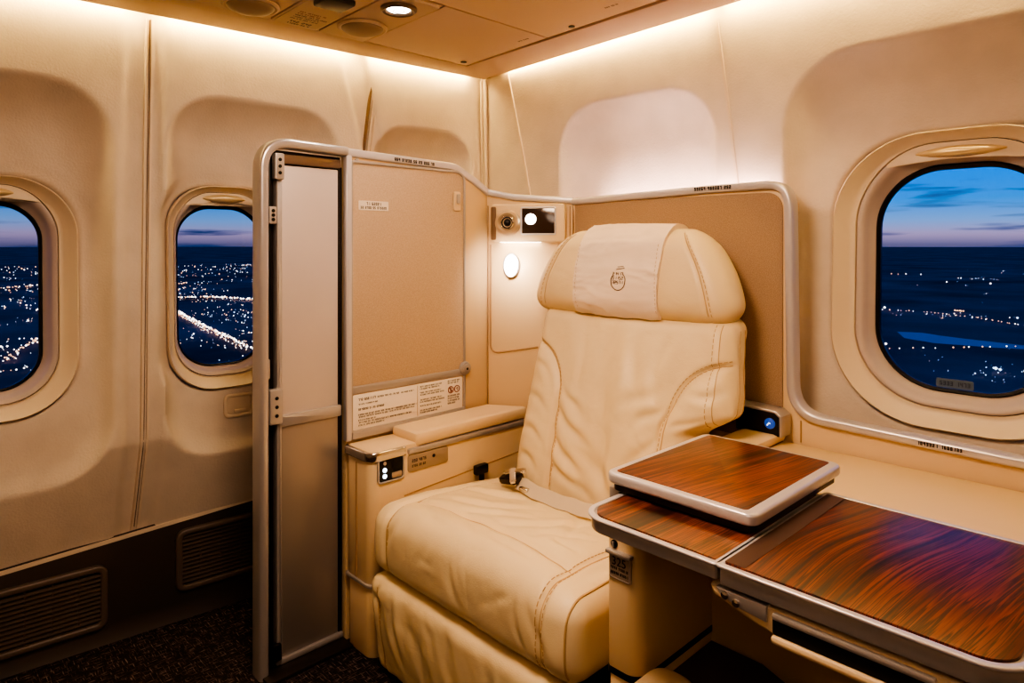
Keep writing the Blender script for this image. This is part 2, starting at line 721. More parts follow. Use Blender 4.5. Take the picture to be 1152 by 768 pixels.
def bead(mb, fn, s0, s1, z0, z1, wd, d0, d1, h):
    """thin raised moulding that follows the leaning wall"""
    n = 24
    vs, fs = [], []
    for i in range(n + 1):
        z = z0 + (z1 - z0) * i / n
        s = s0 + (s1 - s0) * i / n
        d = d0 + (d1 - d0) * min(1.25, max(0, (z - 1.2) / .6)) ** 1.6 + .32 * max(0, .58 - z)
        for o, e_ in ((-wd / 2, .004), (-wd / 2 + .002, -h), (wd / 2 - .002, -h), (wd / 2, .004)):
            vs.append(fn(s + o, z, d + e_))
    for i in range(n):
        for j in range(3):
            fs.append((i * 4 + j, i * 4 + j + 1, i * 4 + j + 5, i * 4 + j + 4))
    return mb.add(vs, fs)


def zdado(s):
    return .256 + .063 * np.clip(s, -1.2, 1.9)


W1 = dict(c=.222, z=1.009, g=.127, gh=.252, o=.204, oh=.325)
W2 = dict(c=.826, z=1.017, g=.131, gh=.252, o=.174, oh=.318)
W3 = dict(c=-.410, z=1.068, g=.187, gh=.272, o=.280, oh=.357)


def holeof(w, k=.03):
    return (w['c'] - w['o'] + k, w['c'] + w['o'] - k, w['z'] - w['oh'] + k, w['z'] + w['oh'] - k, .72 * (w['o'] - k))


wall('wall_left', WL, -1.3, 1.84, zdado, 1.93,
     [(-.08, .500, .484, 1.595, .17, 1.009), (.632, 1.175, .50, 1.60, .15, 1.017), (1.305, 1.735, .5, 1.585, .13, 1.0)],
     [W1, W2], -.058, -.070, [(.575, .062, .013), ((1.34, 1.22), .055, .012)])
wall('wall_right', WR, -2.12, 1.3, lambda s: .3 + 0 * s, 1.93,
     [(-.80, -.02, .45, 1.645, .19, 1.068), (-1.614, -1.0, .62, 1.632, .17, 1.068)],
     [W3], -.045, -.070, [])
tm = MB()
bead(tm, WL, .567, .580, .30, 1.80, .008, -.045, -.057, .010)
bead(tm, WL, .583, .596, .30, 1.80, .010, -.045, -.057, .006)
struct('trim_1', tm, WALLTRIM)
tm = MB()
bead(tm, WL, 1.215, 1.315, .9, 1.80, .008, -.046, -.058, .010)
bead(tm, WL, 1.231, 1.331, .9, 1.80, .010, -.046, -.058, .006)
struct('trim_2', tm, WALLTRIM)
tm = MB()
bead(tm, WR, -.925, -.985, 1.25, 1.80, .011, -.045, -.070, .005)
struct('trim_3', tm, WALLTRIM)
tm = MB()
bead(tm, WR, -1.735, -1.86, 1.2, 1.80, .011, -.045, -.070, .005)
struct('trim_4', tm, WALLTRIM)
tm = MB()
bead(tm, WL, .5735, .5895, .31, 1.80, .003, -.045, -.057, .004)
bead(tm, WL, 1.202, 1.302, .9, 1.80, .010, -.046, -.058, .010)
struct('trim_7', tm, simple('wall_seam_gasket', (118, 92, 70), .7))
tm = MB()
for q in (0, .024):
    tm.tube([(-2.026 + q, 1.790 - q * .2, 1.15), (-2.022 + q, 1.784 - q * .2, 1.45), (-2.008 + q, 1.764 - q * .2, 1.80)], .007, 8)
struct('trim_5', tm, WALLTRIM)
# lip along the foot of the left wall
tm = MB()
tm.add(*(lambda P: (P, [(i * 4 + j, i * 4 + (j + 1) % 4, i * 4 + 4 + (j + 1) % 4, i * 4 + 4 + j) for i in range(20) for j in range(4)]))(
    [WL(s, zdado(s) + dz, d) for s in np.linspace(-1.3, 1.84, 21) for dz, d in ((-.006, .028), (.005, .028), (.005, .05), (-.006, .05))]))
struct('trim_6', tm, WALLTRIM)
# dark dado under the left wall
dm = MB()
prof = [(.30, .034), (.27, .030), (.245, .028), (.09, .022), (.055, .024), (.03, .024), (.0, .010)]
vs, fs = [], []
SS = np.linspace(-1.3, 1.84, 25)
for s in SS:
    for z, d in prof:
        zz = z if z < .26 else z + .063 * (s - .5)
        vs.append(WL(s, min(zz, zdado(s) + .01), d))
for i in range(len(SS) - 1):
    for j in range(len(prof) - 1):
        k = i * len(prof) + j
        fs.append((k, k + 1, k + 1 + len(prof), k + len(prof)))
struct('baseboard_left', dm.add(vs, fs), DADO)
fm = MB().box(-2.6, 1.3, -1.3, 1.95, -.06, 0.)
struct('floor', fm, CARPET)
# ceiling: bordered slabs with open joints, a dark backing over them
CEILZ = lambda x: 1.80 + .0145 * (x + 1.985)


def slab(mb, poly, th=.022, r=.004):
    mb.prism(poly, lambda a, b_, d: (a, b_, CEILZ(a) + d), 0, th, r)


EL = lambda y: -2.12 + .077 * y          # ceiling edge along the left wall
cm = MB()
slab(cm, [(EL(-1.3), -1.3), (-1.885, -1.3), (-1.885, 1.585), (1.3, 1.545), (1.3, 1.665), (-1.985, 1.757)], .026, .006)
slab(cm, [(-1.879, -1.3), (-1.464, -1.3), (-1.464, 1.148), (-1.879, 1.148)])
slab(cm, [(-1.879, 1.153), (-1.464, 1.153), (-1.464, 1.563), (-1.879, 1.575)])
slab(cm, [(-1.459, -1.3), (-.93, -1.3), (-.93, 1.553), (-1.459, 1.563)])
slab(cm, [(-.925, -1.3), (1.3, -1.3), (1.3, 1.520), (-.925, 1.545)])
ceil = struct('ceiling', cm, CEIL)
link('ceiling_backing', MB().box(-2.5, 1.3, -1.3, 2.1, 1.93, 1.96), CEILDARK, ceil)
jm = MB().box(-1.93, 1.28, -1.28, 1.61, 1.845, 1.85)
link('ceiling_joint', jm, CEILDARK, ceil)
# ceiling plugs and latches
for x, y, r_ in ((-1.844, 1.535, .011), (-1.335, 1.535, .010)):
    pm = MB().lathe([(r_ * .5, -.003), (r_, -.002), (r_, .003)], (x, y, CEILZ(x) - .0005), (0, 0, 1), 20)
    link('plug', pm, BLACK, ceil)
for x0, y0 in ((-1.545, 1.52), (-1.17, 1.49)):
    pm = strokes(MB(), [(0, .05, 0, .008, int(-x0 * 100))], lambda a, b_, d: (x0 + a, y0 - b_, CEILZ(x0) - .0012), .2)
    link('printed_text', pm, INK, ceil)
# far sides of the cabin, behind the camera
struct('wall_back', MB().box(1.3, 1.36, -1.3, 1.95, 0, 1.95), WALL)
struct('wall_near', MB().box(-2.6, 1.3, -1.36, -1.3, 0, 1.95), WALL)

# cove light strips hidden above the ceiling edges
sm = MB()
for s0, s1 in ((-1.25, .555), (.60, 1.215), (1.27, 1.70)):
    sm.add([(EL(s) - o, s, CEILZ(-2) + z) for s in (s0, s1) for o, z in ((.003, .013), (.016, .013), (.016, .026), (.003, .026))],
           [(0, 1, 5, 4), (1, 2, 6, 5), (2, 3, 7, 6), (3, 0, 4, 7), (0, 3, 2, 1), (4, 5, 6, 7)])
tag(link('cove_light', sm, COVE), 'warm cove light strip hidden above the ceiling edge along the two-window wall', 'light', 'cove light strips')
sm = MB()
ER = lambda x: 1.757 - .028 * (x + 1.985)
for x0, x1 in ((-1.86, -1.0), (-.96, 1.25)):
    sm.add([(x, ER(x) + o, CEILZ(x) + z) for x in (x0, x1) for o, z in ((.003, .013), (.014, .013), (.014, .026), (.003, .026))],
           [(0, 1, 5, 4), (1, 2, 6, 5), (2, 3, 7, 6), (3, 0, 4, 7), (0, 3, 2, 1), (4, 5, 6, 7)])
tag(link('cove_light', sm, COVE), 'warm cove light strip hidden above the ceiling edge over the seat', 'light', 'cove light strips')


# ------------------------------------------------------------------ windows
HANDLE = simple('shade_handle_champagne', (238, 214, 168), .28, metal=.35)


def make_window(name, fn0, w):
    root = struct(name, loc=fn0(w['c'], w['z'], 0))
    fn = lambda a, b_, d: fn0(a, b_, d + TILT * (b_ - w['z']))
    c, z, g, gh, o, oh = (w[k] for k in ('c', 'z', 'g', 'gh', 'o', 'oh'))
    N = 14

    def ring2(hw, hh, ext=0., n=N):
        return [(a, b_ + ext * max(0., (b_ - z) / hh) ** 4) for a, b_ in rrect(c - hw, c + hw, z - hh, z + hh, hw * .78, n)]

    def ring(hw, hh, d, ext=0.):
        return [fn(a, b_, d) for a, b_ in ring2(hw, hh, ext)]

    def loft(rings):
        n = len(rings[0])
        vs = [p for rg in rings for p in rg]
        fs = [(i * n + j, i * n + (j + 1) % n, (i + 1) * n + (j + 1) % n, (i + 1) * n + j) for i in range(len(rings) - 1) for j in range(n)]
        return MB().add(vs, fs)

    bw, bh = o - g, oh - gh
    EXT = .020 * oh / .357
    L_ = lambda t, d: ring(g + bw * t, gh + bh * t, d, EXT * max(0., 1 - abs(t - .45) / .5))
    bez = loft([L_(1.0, .012), L_(1.0, -.004), L_(.985, -.008), L_(.95, -.010), L_(.91, -.007), L_(.78, .004), L_(.62, .014), L_(.50, .019), L_(.475, .018), L_(.46, .019), L_(.455, .026)])
    link('window_bezel', bez, BEZEL, root, 60)
    gro = loft([L_(.47, .026), L_(.40, .026)])
    link('bezel_groove', gro, GASKET, root)
    rev = loft([L_(.43, .028), L_(.43, .019), L_(.40, .017), L_(.30, .020), L_(.24, .026), L_(.20, .034), L_(.06, .054), L_(.0, .056)])
    link('window_reveal', rev, REVEAL, root, 60)
    gas = loft([L_(.04, .053), L_(.0, .050), L_(-.07, .054), L_(-.07, .066), L_(.1, .066)])
    link('gasket', gas, GASKET, root)
    pane = MB().add(ring(g, gh, .060), [tuple(range(4 * (N + 1)))])
    link('pane', pane, GLASS, root)
    # raised shade, its edge still showing under the top of the frame
    cut = z + gh + .004
    out = [(a, b_) for a, b_ in ring2(g + bw * .43, gh + bh * .43, EXT, 24) if b_ > cut]
    out.sort(key=lambda p: -p[0])
    n = len(out)
    xs = sorted(p[0] for p in out)
    poly = out + [(xs[0], cut), *[(xs[0] + (xs[-1] - xs[0]) * q / 12, cut + .012 * math.sin(PI * q / 12)) for q in range(1, 12)], (xs[-1], cut)]
    sh = link('window_shade', MB().prism(poly, fn, .017, .024, .001), BEZEL, root)
    hm = MB()
    ctr = (c, cut + (bh * .43 + EXT) * .5)
    for sx, sz, dd in ((g * .50, .014, 0),):
        rows, m = 10, 24
        vs, fs = [], []
        for i in range(rows + 1):
            t = .5 * PI * i / rows
            for j in range(m):
                a = 2 * PI * j / m
                ca, sa = math.cos(a), math.sin(a)
                vs.append(fn(ctr[0] + sx * math.cos(t) * ca, ctr[1] + sz * math.cos(t) * sa * (1 - .35 * ca * ca), .017 - .017 * math.sin(t)))
        for i in range(rows):
            for j in range(m):
                fs.append((i * m + j, i * m + (j + 1) % m, (i + 1) * m + (j + 1) % m, (i + 1) * m + j))
        hm.add(vs, fs)
    link('shade_handle', hm, HANDLE, sh)
    return root


w1 = make_window('window_1', WL, W1)
w2 = make_window('window_2', WL, W2)
w3 = make_window('window_3', WR, W3)
# small etched plate low on the right pane
WRT = lambda a, b_, d: WR(a, b_, d + TILT * (b_ - 1.068))
em = MB().prism(rrect(-.463, -.385, .803, .825, .004), WRT, .0575, .0585)
e_ = link('etched_plate', em, simple('etched_plate', (92, 108, 130), .5), w3)
link('printed_text', strokes(MB(), [(-.455, -.392, .809, .010, 77)], lambda a, b_, d: WRT(a, b_, .057), .2), simple('etched_ink', (40, 52, 76), .6), e_)


# flush plate under the second window
WLT = lambda a, b_, d: WL(a, b_, d + TILT * (b_ - 1.017))
fl = thing('flush_latch', WLT(.853, .64, -.01), 'small cream recessed latch plate under the window beside the partition', 'latch')
link('frame', MB().sweep(rrect(.812, .897, .608, .672, .014), rprof(.012, .010, .004, 3, -.008), WLT, closed=True), WALLTRIM, fl)
link('flap', MB().prism(rrect(.818, .891, .614, .666, .01), WLT, -.001, -.004, .0012), WALLTRIM, fl)
link('finger_pull', MB().prism(rrect(.836, .874, .618, .628, .004), WLT, -.006, -.009, .001), WALLTRIM, fl)

# ------------------------------------------------------------------ air grilles in the dado


def grille(s0, s1, z0, z1, label):
    g = thing('air_grille', WL((s0 + s1) / 2, z0, 0), label, 'vent', 'dark air grilles in the dado')
    f = lambda a, b_, d: WL(a, b_, d + .022)
    link('frame', MB().sweep(rrect(s0, s1, z0, z1, .02), rprof(.018, .02, .006, 3, -.012), f, closed=True), DADOFR, g)
    link('backing', MB().prism(rrect(s0, s1, z0, z1, .02), f, .003, .006), SLOT, g)
    m = MB()
    k = int((z1 - z0 - .02) / .0125)
    for i in range(k):
        z = z0 + .016 + i * .0125
        m.add([f(s, z + dz, d) for s in (s0 + .006, s1 - .006) for dz, d in ((0, -.007), (.0055, .002), (.008, .002), (.0025, -.007))],
              [(0, 1, 2, 3)[::-1], (4, 5, 6, 7), (0, 1, 5, 4), (1, 2, 6, 5), (2, 3, 7, 6), (3, 0, 4, 7)])
    nb = int((s1 - s0) / .06)
    for i in range(1, nb):
        s = s0 + (s1 - s0) * i / nb
        m.add([f(s + ds, zz, d) for zz in (z0 + .006, z1 - .006) for ds, d in ((-.002, -.004), (.002, -.004), (.002, .002), (-.002, .002))],
              [(0, 1, 5, 4), (1, 2, 6, 5), (2, 3, 7, 6), (3, 0, 4, 7)])
    link('slats', m, SLAT, g)


grille(.0, .492, .056, .222, 'dark slatted air grille in the dado under the leftmost window')
grille(.690, 1.12, .092, .264, 'dark slatted air grille in the dado nearest the sliding door')

# ------------------------------------------------------------------ ceiling fittings


def cz(x, y, dz):
    return (x, y, CEILZ(x) + dz)


psu = thing('service_panel', cz(-1.67, .87, 0), 'beige overhead service panel with printed signs above the left windows', 'ceiling panel')
pl = MB()
for x0, x1, y0, y1 in ((-1.872, -1.472, .985, 1.142), (-1.872, -1.472, .835, .979), (-1.872, -1.472, .60, .829), (-1.872, -1.472, .2, .594)):
    pl = MB().prism(rrect(x0, x1, y0, y1, .008), lambda a, b_, d: cz(a, b_, d), -.006, .004, .002)
    link('panel', pl, PSU, psu)
sf = lambda a, b_, d: cz(-1.86 + b_, .845 + a, -.0075)
s_ = link('sign_plate', MB().prism(rrect(-1.862, -1.66, .842, .972, .004), lambda a, b_, d: cz(a, b_, d), -.0072, -.005), simple('sign_beige', (196, 172, 142), .5), psu)
text(s_, [(.02, .10, .14 - .03, .008, 3), (.02, .09, .125 - .03, .008, 4)], sf, INKRED)
text(s_, [(.02, .12, .11 - .03, .008, 5), (.02, .10, .095 - .03, .007, 6), (.02, .11, .08 - .03, .007, 8), (.03, .1, .02, .014, 82), (.03, .1, .004, .010, 83)], sf)
link('switch_block', MB().box(-1.655, -1.575, .855, .94, CEILZ(-1.6) - .022, CEILZ(-1.6) - .004, .006), BLACK, psu)


def dome(x, y, r):
    c = cz(x, y, -.006)
    d = link('air_nozzle', MB().lathe([(r * 1.18, .0), (r * 1.2, -.004), (r * 1.1, -.008), (r * .98, -.006), (r * .98, .0)], c, (0, 0, 1), 40), PSU, psu)
    link('nozzle_dome', MB().lathe([(r, .001)] + [(r * math.cos(t), -.02 * math.sin(t) - .004) for t in np.linspace(0, 1.5, 10)], c, (0, 0, 1), 40), DOME, d)


dome(-1.745, 1.062, .062)
dome(-1.79, .745, .062)
dl = thing('ceiling_downlight', cz(-1.546, 1.055, -.006), 'small round lit ceiling downlight with a dark chrome ring', 'light')
c_ = cz(-1.546, 1.055, -.006)
link('ring', MB().lathe([(.032, 0), (.05, 0), (.05, -.006), (.044, -.011), (.036, -.009), (.032, -.002)], c_, (0, 0, 1), 40), simple('downlight_ring', (110, 92, 76), .3, metal=.7), dl)
link('lens', MB().lathe([(.033, -.001), (.030, -.005), (.018, -.0075), (.006, -.008)], c_, (0, 0, 1), 32), LED, dl)
link('inner_ring', MB().tube([(c_[0] + .015 * math.cos(t), c_[1] + .015 * math.sin(t), c_[2] - .0085) for t in np.linspace(0, 5, 24)], .0016, 6), SILVER, dl)

# ------------------------------------------------------------------ privacy partition (fixed, beside the seat)
PX = -1.74
FP = lambda a, b_, d: (PX + d, a, b_)        # a along Y, b up, d towards the seat
A, B = Vector((PX, 1.555)), Vector((-1.488, 1.72))
U = (B - A).normalized()
NV = Vector((U.y, -U.x))
DLEN = (B - A).length


def FD(a, b_, d):                             # on the slanted corner panel
    p = A + U * a + NV * d
    return (p.x, p.y, b_)


pp = thing('privacy_partition', (PX, 1.25, 0), 'fixed tan privacy partition with silver top rail between aisle and seat', 'partition')
top = arcpath([(1.004, 1.413), (1.405, 1.402), (1.49, 1.362), (1.555, 1.325)], [.10, .04], 6)
poly = [(1.004, 0.0)] + [(1.555, 0.0)] + top[::-1]
link('body', MB().prism(poly, FP, -.03, 0., .002), BEIGE, pp)
dp = [(0, 0), (DLEN - .002, 0), (DLEN - .002, 1.290), (.10, 1.305), (0, 1.325)]
link('corner_panel', MB().prism(dp, FD, -.03, 0., .002), BEIGE, pp)
# silver rail along the whole top, round the corner
rail = MB()
rail.sweep(arcpath([(1.004, 1.418), (1.405, 1.408), (1.49, 1.368), (1.556, 1.330)], [.10, .04], 6), rprof(.024, .046, .006, 3, -.036), FP)
rail.sweep(arcpath([(-.004, 1.332), (.10, 1.312), (DLEN, 1.298)], [.05]), rprof(.022, .046, .006, 3, -.036), FD)
tr_ = link('top_rail', rail, SILVER, pp)
link('printed_text', strokes(MB(), [(1.165, 1.32, 1.407, .010, 21)], lambda a, b_, d: FP(a, b_ - .026 * (a - 1.165), .0108), .25), INK, tr_)
# tan board with a silver edge
brd = rrect(1.018, 1.446, .603, 1.392, (.006, .006, .035, .01))
bo = link('tan_board', MB().prism(brd, FP, 0.0, .006, .0015), FABRIC, pp)
link('board_edge', MB().sweep(brd, rprof(.009, .011, .003, 3, -.001), FP, closed=True), SILVER2, bo)
link('post_strip', MB().box(PX - .01, PX + .012, 1.0, 1.018, .578, 1.41, .004), SILVER, pp)
link('bottom_band', MB().prism(rrect(1.02, 1.45, .579, .602, .004), FP, 0, .012, .004), SILVER2, pp)
link('text_strip', MB().prism(rrect(1.02, 1.445, .712, .735, .003), FP, .004, .010, .003), SILVER2, pp)
pc = link('instruction_placard', MB().prism(rrect(1.022, 1.436, .606, .709, .006), FP, .005, .0085, .0006), PLACARD, pp, label='white instruction placard with fine printed lines')
fpl = lambda a, b_, d: FP(a, b_, .0092)
T_ = []
for i, (a0, a1, z, h) in enumerate(((1.04, 1.10, .690, .0075), (1.105, 1.185, .691, .005), (1.19, 1.24, .691, .004), (1.04, 1.11, .678, .004),
                                    (1.04, 1.13, .662, .006), (1.04, 1.25, .647, .0045), (1.04, 1.24, .640, .0045), (1.04, 1.10, .631, .0045),
                                    (1.04, 1.23, .624, .0045), (1.04, 1.13, .616, .0045),
                                    (1.262, 1.35, .697, .0045), (1.262, 1.34, .690, .0045), (1.262, 1.35, .678, .0045), (1.262, 1.36, .671, .0045),
                                    (1.262, 1.35, .655, .0045), (1.262, 1.36, .648, .0045), (1.262, 1.345, .636, .0045), (1.262, 1.35, .622, .0045), (1.262, 1.33, .615, .0045),
                                    (1.373, 1.425, .699, .005), (1.373, 1.42, .692, .005), (1.373, 1.425, .650, .005), (1.373, 1.42, .642, .005), (1.373, 1.425, .634, .005), (1.373, 1.41, .626, .005))):
    T_.append((a0, a1, z, h, 100 + i))
text(pc, T_, fpl)
link('divider', MB().prism(rrect(1.2515, 1.2525, .61, .705, .0003, 2), FP, .0086, .0092), LINE, pc)
ic = MB()
for cy_ in (1.386, 1.412):
    ic.tube([FP(cy_ + .0105 * math.cos(t), .672 + .0105 * math.sin(t), .0092) for t in np.linspace(0, 2 * PI, 25)[:-1]], .0013, 5, closed=True)
ic.tube([FP(1.386 - .007, .679, .0092), FP(1.386 + .007, .665, .0092)], .0013, 5)
ic.box(PX + .0088, PX + .0096, 1.384, 1.388, .664, .680)
ic.tube([FP(1.412 - .004, .672, .0092), FP(1.412 + .003, .677, .0092), FP(1.414, .666, .0092)], .001, 5)
link('prohibition_symbols', ic, INKRED, pc, label='two dark red ringed prohibition symbols')
sl = link('small_label', MB().prism(rrect(1.042, 1.145, 1.252, 1.280, .003), FP, .006, .0075), PLACARD, pp, label='small white label with two printed lines')
text(sl, [(1.068, 1.118, 1.267, .009, 31), (1.048, 1.14, 1.256, .0075, 32)], lambda a, b_, d: FP(a, b_, .008))
la = link('latch', MB().prism(rrect(1.398, 1.428, 1.262, 1.325, .006), FP, .005, .012, .003), BEIGE2, pp)
link('latch_slider', MB().prism(rrect(1.407, 1.42, 1.285, 1.318, .004), FP, .011, .019, .003), SILVER2, la)
kn = link('knob', MB().lathe([(.022, -.002), (.023, .010), (.020, .017), (.015, .018), (.014, .021), (.006, .023), (.001, .0235)], FP(1.446, .735, .0), (1, 0, 0), 32), SILVER2, pp)
link('knob_centre', MB().lathe([(.005, .0), (.004, .001), (.001, .0015)], FP(1.446, .735, .0225), (1, 0, 0), 20), BLACK, kn)
# moulded grooves of the lower panels
gm = MB()
gm.tube([FD(.003, 1.285, .0), FD(.003, .58, .0)], .0022, 6)
gm.tube([FD(a, z, 0.) for a, z in arcpath([(.012, 1.15), (.012, .772), (.18, .80)], [.03])], .0035, 6)
gm.tube([FD(.29, 1.28, .0), FD(.29, .6, .0)], .002, 6)
link('panel_joint', gm, LINE, pp)
bl = link('screw', MB().lathe([(.006, -.001), (.006, .002), (.002, .003)], FP(1.036, 1.398, .006), (1, 0, 0), 16), SILVER2, pp)

# ------------------------------------------------------------------ sliding door at the aisle end
DOORFRAME = simple('door_frame_silver', (196, 190, 190), .3, metal=.6)
HEADER = simple('door_header_bronze', (128, 108, 92), .4, metal=.4)
sd = thing('sliding_door', (PX, .88, 0), 'silver framed narrow sliding door of two satin metal panels beside the partition', 'door')
fpth = arcpath([(.756, 0.0), (.756, 1.427), (1.003, 1.420)], [.075], 10)
link('door_frame', MB().sweep(fpth, rprof(.026, .056, .009, 3, -.040), FP), DOORFRAME, sd)
inner = MB().prism([(.767, .004), (1.0, .004), (1.0, 1.405), (.80, 1.408), (.767, 1.36)], FP, -.034, -.026)
link('channel', inner, DOORDARK, sd)
link('header', MB().prism([(.792, 1.372), (.995, 1.370), (.995, 1.396), (.80, 1.398)], FP, -.028, -.012, .002), HEADER, sd)
link('upper_panel', MB().prism(rrect(.814, .984, .684, 1.366, .003), FP, -.027, -.010, .002), DOORPALE, sd)
link('lower_panel', MB().prism(rrect(.814, .984, .027, .656, .003), FP, -.027, -.010, .002), DOORMETAL, sd)
link('middle_rail', MB().prism(rrect(.806, .992, .654, .686, .004), FP, -.027, -.002, .004), SILVER2, sd)
link('stile', MB().prism(rrect(.797, .812, .012, 1.385, .002), FP, -.03, -.002, .003), SILVER2, sd)
link('stile', MB().prism(rrect(.985, .999, .012, 1.375, .002), FP, -.03, -.012, .003), DOORDARK, sd)
link('guide_rod', MB().tube([FP(.782, .03, -.016), FP(.782, 1.38, -.016)], .0045, 8), BLACK, sd)
link('bottom_rail', MB().prism(rrect(.806, .998, .010, .026, .004), FP, -.03, -.002, .004), DOORFRAME, sd)
link('floor_track', MB().box(PX - .05, PX + .05, .75, 1.0, .0005, .010, .003), DOORDARK, sd)


def hinge(y0, y1, z0, z1):
    h_ = link('hinge', MB().prism(rrect(y0, y1, z0, z1, .004), FP, -.012, .012, .003), SILVER2, sd)
    q = MB()
    for k in (.25, .5, .75):
        q.lathe([(.0048, -.001), (.0048, .0015), (.003, .002)], FP((y0 + y1) / 2, z0 + (z1 - z0) * k, .012), (1, 0, 0), 14)
    link('hinge_hole', q, BLACK, h_)


hinge(.786, .812, 1.325, 1.396)
hinge(.770, .790, 1.205, 1.252)
hinge(.772, .808, .668, .762)
hinge(.748, .772, .792, .846)
link('floor_catch', MB().prism(rrect(.78, .806, .03, .075, .004), FP, -.012, .008, .003), BLACK, sd)

# ------------------------------------------------------------------ reading light unit on the corner panel
ru = thing('reading_light_unit', FD(.155, 1.16, 0), 'beige light unit with round dial and dark screen on the corner panel', 'light control')
link('housing', MB().prism(rrect(.022, .278, 1.158, 1.288, .01), FD, -.001, .028, .006, 3), BEIGE2, ru)
link('shadow_strip', MB().prism(rrect(.02, .04, 1.165, 1.28, .006), FD, .004, .030, .004), simple('unit_side_shadow', (120, 92, 66), .5), ru)  # dark strip standing in for the shadow left of the dial
ctr = FD(.082, 1.224, .026)
nv = (NV.x, NV.y, 0)
kd = link('dial', MB().lathe([(.044, 0), (.044, .014), (.040, .024), (.033, .028), (.028, .025), (.024, .018), (.012, .018)], ctr, nv, 40), simple('dial_champagne', (206, 182, 150), .35, metal=.3), ru)
link('dial_ring', MB().lathe([(.025, .014), (.025, .026), (.021, .030), (.017, .026), (.015, .016)], ctr, nv, 36), CHROME, kd)
link('dial_centre', MB().lathe([(.015, .014), (.011, .022), (.006, .025), (.001, .0255)], ctr, nv, 28), BLACK, kd)
sc_ = link('screen', MB().prism(rrect(.128, .243, 1.186, 1.274, .004), FD, .024, .030, .001), SCREEN, ru)
link('screen_bezel', MB().sweep(rrect(.127, .244, 1.185, 1.275, .005), rprof(.006, .006, .002, 3, .026), FD, closed=True), SILVER, sc_)
link('lamp_spot', MB().lathe([(.0185, -.001), (.018, .002), (.012, .004), (.002, .0045)], FD(.160, 1.236, .030), nv, 28), LED, sc_, label='round white glowing lamp spot')
link('under_light', MB().prism(rrect(.05, .19, 1.1572, 1.160, .001, 2), FD, .004, .014), UNDER, ru, label='white glowing light strip under the unit')
ol = thing('oval_lamp', FD(.088, 1.078, 0), 'oval white glowing wall lamp below the dial of the light unit', 'light')
om, orr = MB(), MB()
rows, m = 8, 32
vs, fs = [], []
for i in range(rows + 1):
    t = .5 * PI * i / rows
    for j in range(m):
        a = 2 * PI * j / m
        vs.append(FD(.088 + .024 * math.cos(t) * math.cos(a), 1.078 + .038 * math.cos(t) * math.sin(a), .012 + .006 * math.sin(t)))
for i in range(rows):
    for j in range(m):
        fs.append((i * m + j, i * m + (j + 1) % m, (i + 1) * m + (j + 1) % m, (i + 1) * m + j))
link('lens', om.add(vs, fs), LEDOVAL, ol)
ell = [(.088 + .025 * math.cos(t), 1.078 + .039 * math.sin(t)) for t in np.linspace(0, 2 * PI, 37)[:-1]]
link('rim', MB().sweep(ell, rprof(.007, .016, .003, 3, -.001), FD, closed=True), SILVER, ol)

# ------------------------------------------------------------------ rear shell behind the seat
RY = 1.72
FR = lambda a, b_, d: (a, RY - d, b_)
rs = thing('rear_shell', (-1.1, RY + .02, 0), 'tan rear seat shell with curved silver rail running under the right window', 'seat shell')
edge = arcpath([(-1.486, 1.294), (-.98, 1.306), (-.752, 1.308), (-.744, .712), (-.30, .700), (.60, .690)], [.3, .062, .085, .2], 10)
link('shell_panel', MB().prism([(-1.486, 0.0)] + edge + [(.60, 0.0)], FR, -.022, 0., .002), BEIGE2, rs)
fab = rrect(-1.478, -.768, .63, 1.288, (.004, .004, .045, .004), 8)
link('fabric_panel', MB().prism(fab, FR, 0, .004, .001), FABRIC_SHADED, rs)
link('shell_rail', MB().sweep(edge, rprof(.022, .044, .007, 3, -.030), FR), SILVER, rs)
link('panel_joint', MB().tube([FR(-.722, .70, .001), FR(-.722, .645, .001)], .002, 6), LINE, rs)
link('printed_text', strokes(MB(), [(-1.02, -.90, 1.303, .010, 41)], lambda a, b_, d: FR(a, b_, .0152), .25), INK, rs)
link('printed_text', strokes(MB(), [(-.455, -.36, .700, .008, 42)], lambda a, b_, d: FR(a, b_, .0152), .25), INK, rs)
# light strip on the ledge behind the shell
lm = MB().box(-1.43, -.83, 1.752, 1.764, 1.272, 1.284, .002)
tag(link('ledge_light', lm, SHELFLED), 'cool white light strip behind the top of the rear seat shell', 'light')
bk = MB().box(-1.48, -.76, 1.742, 1.80, 1.24, 1.262, .002)
link('light_ledge', bk, BEIGE, rs)

# ------------------------------------------------------------------ armrest console, left of the seat
ac = thing('armrest_console', (-1.67, 1.3, 0), 'beige armrest console with silver corner and padded cap along the partition', 'armrest')
AX0, AX1 = -1.727, -1.60
fz = lambda a, b_, d: (a, b_, d)
def slant(p):
    return [(x, min(y, 1.545 + .655 * (x + 1.74) - .006)) for x, y in p]


pol = slant(rrect(AX0, AX1, 1.0, 1.66, (.012, .03, .004, .004), 6))
link('console_body', MB().prism(pol, fz, .205, .552, .002), BEIGE2, ac)
link('lower_post', MB().prism(slant(rrect(AX0 + .002, AX1 - .002, 1.003, 1.66, (.012, .03, .004, .004), 6)), fz, .0, .20, .002), BEIGE2, ac)
cpath = arcpath([(AX0, 1.006), (AX0, 1.0), (AX1, 1.0), (AX1, 1.62)], [.004, .032], 10)
link('post_ring', MB().sweep(cpath, rprof(.010, .012, .004, 3, .196), fz), SILVER2, ac)
ctrim = arcpath([(AX0, 1.004), (AX0, .999), (AX1 + .001, .999), (AX1 + .001, 1.112)], [.003, .034], 10)
link('corner_trim', MB().sweep(ctrim, rprof(.012, .027, .005, 3, .546), fz), CHROME, ac)
link('top_plate', MB().prism(rrect(AX0, AX1 - .002, 1.003, 1.165, (.01, .03, .004, .004), 6), fz, .548, .574, .004), BEIGE2, ac)
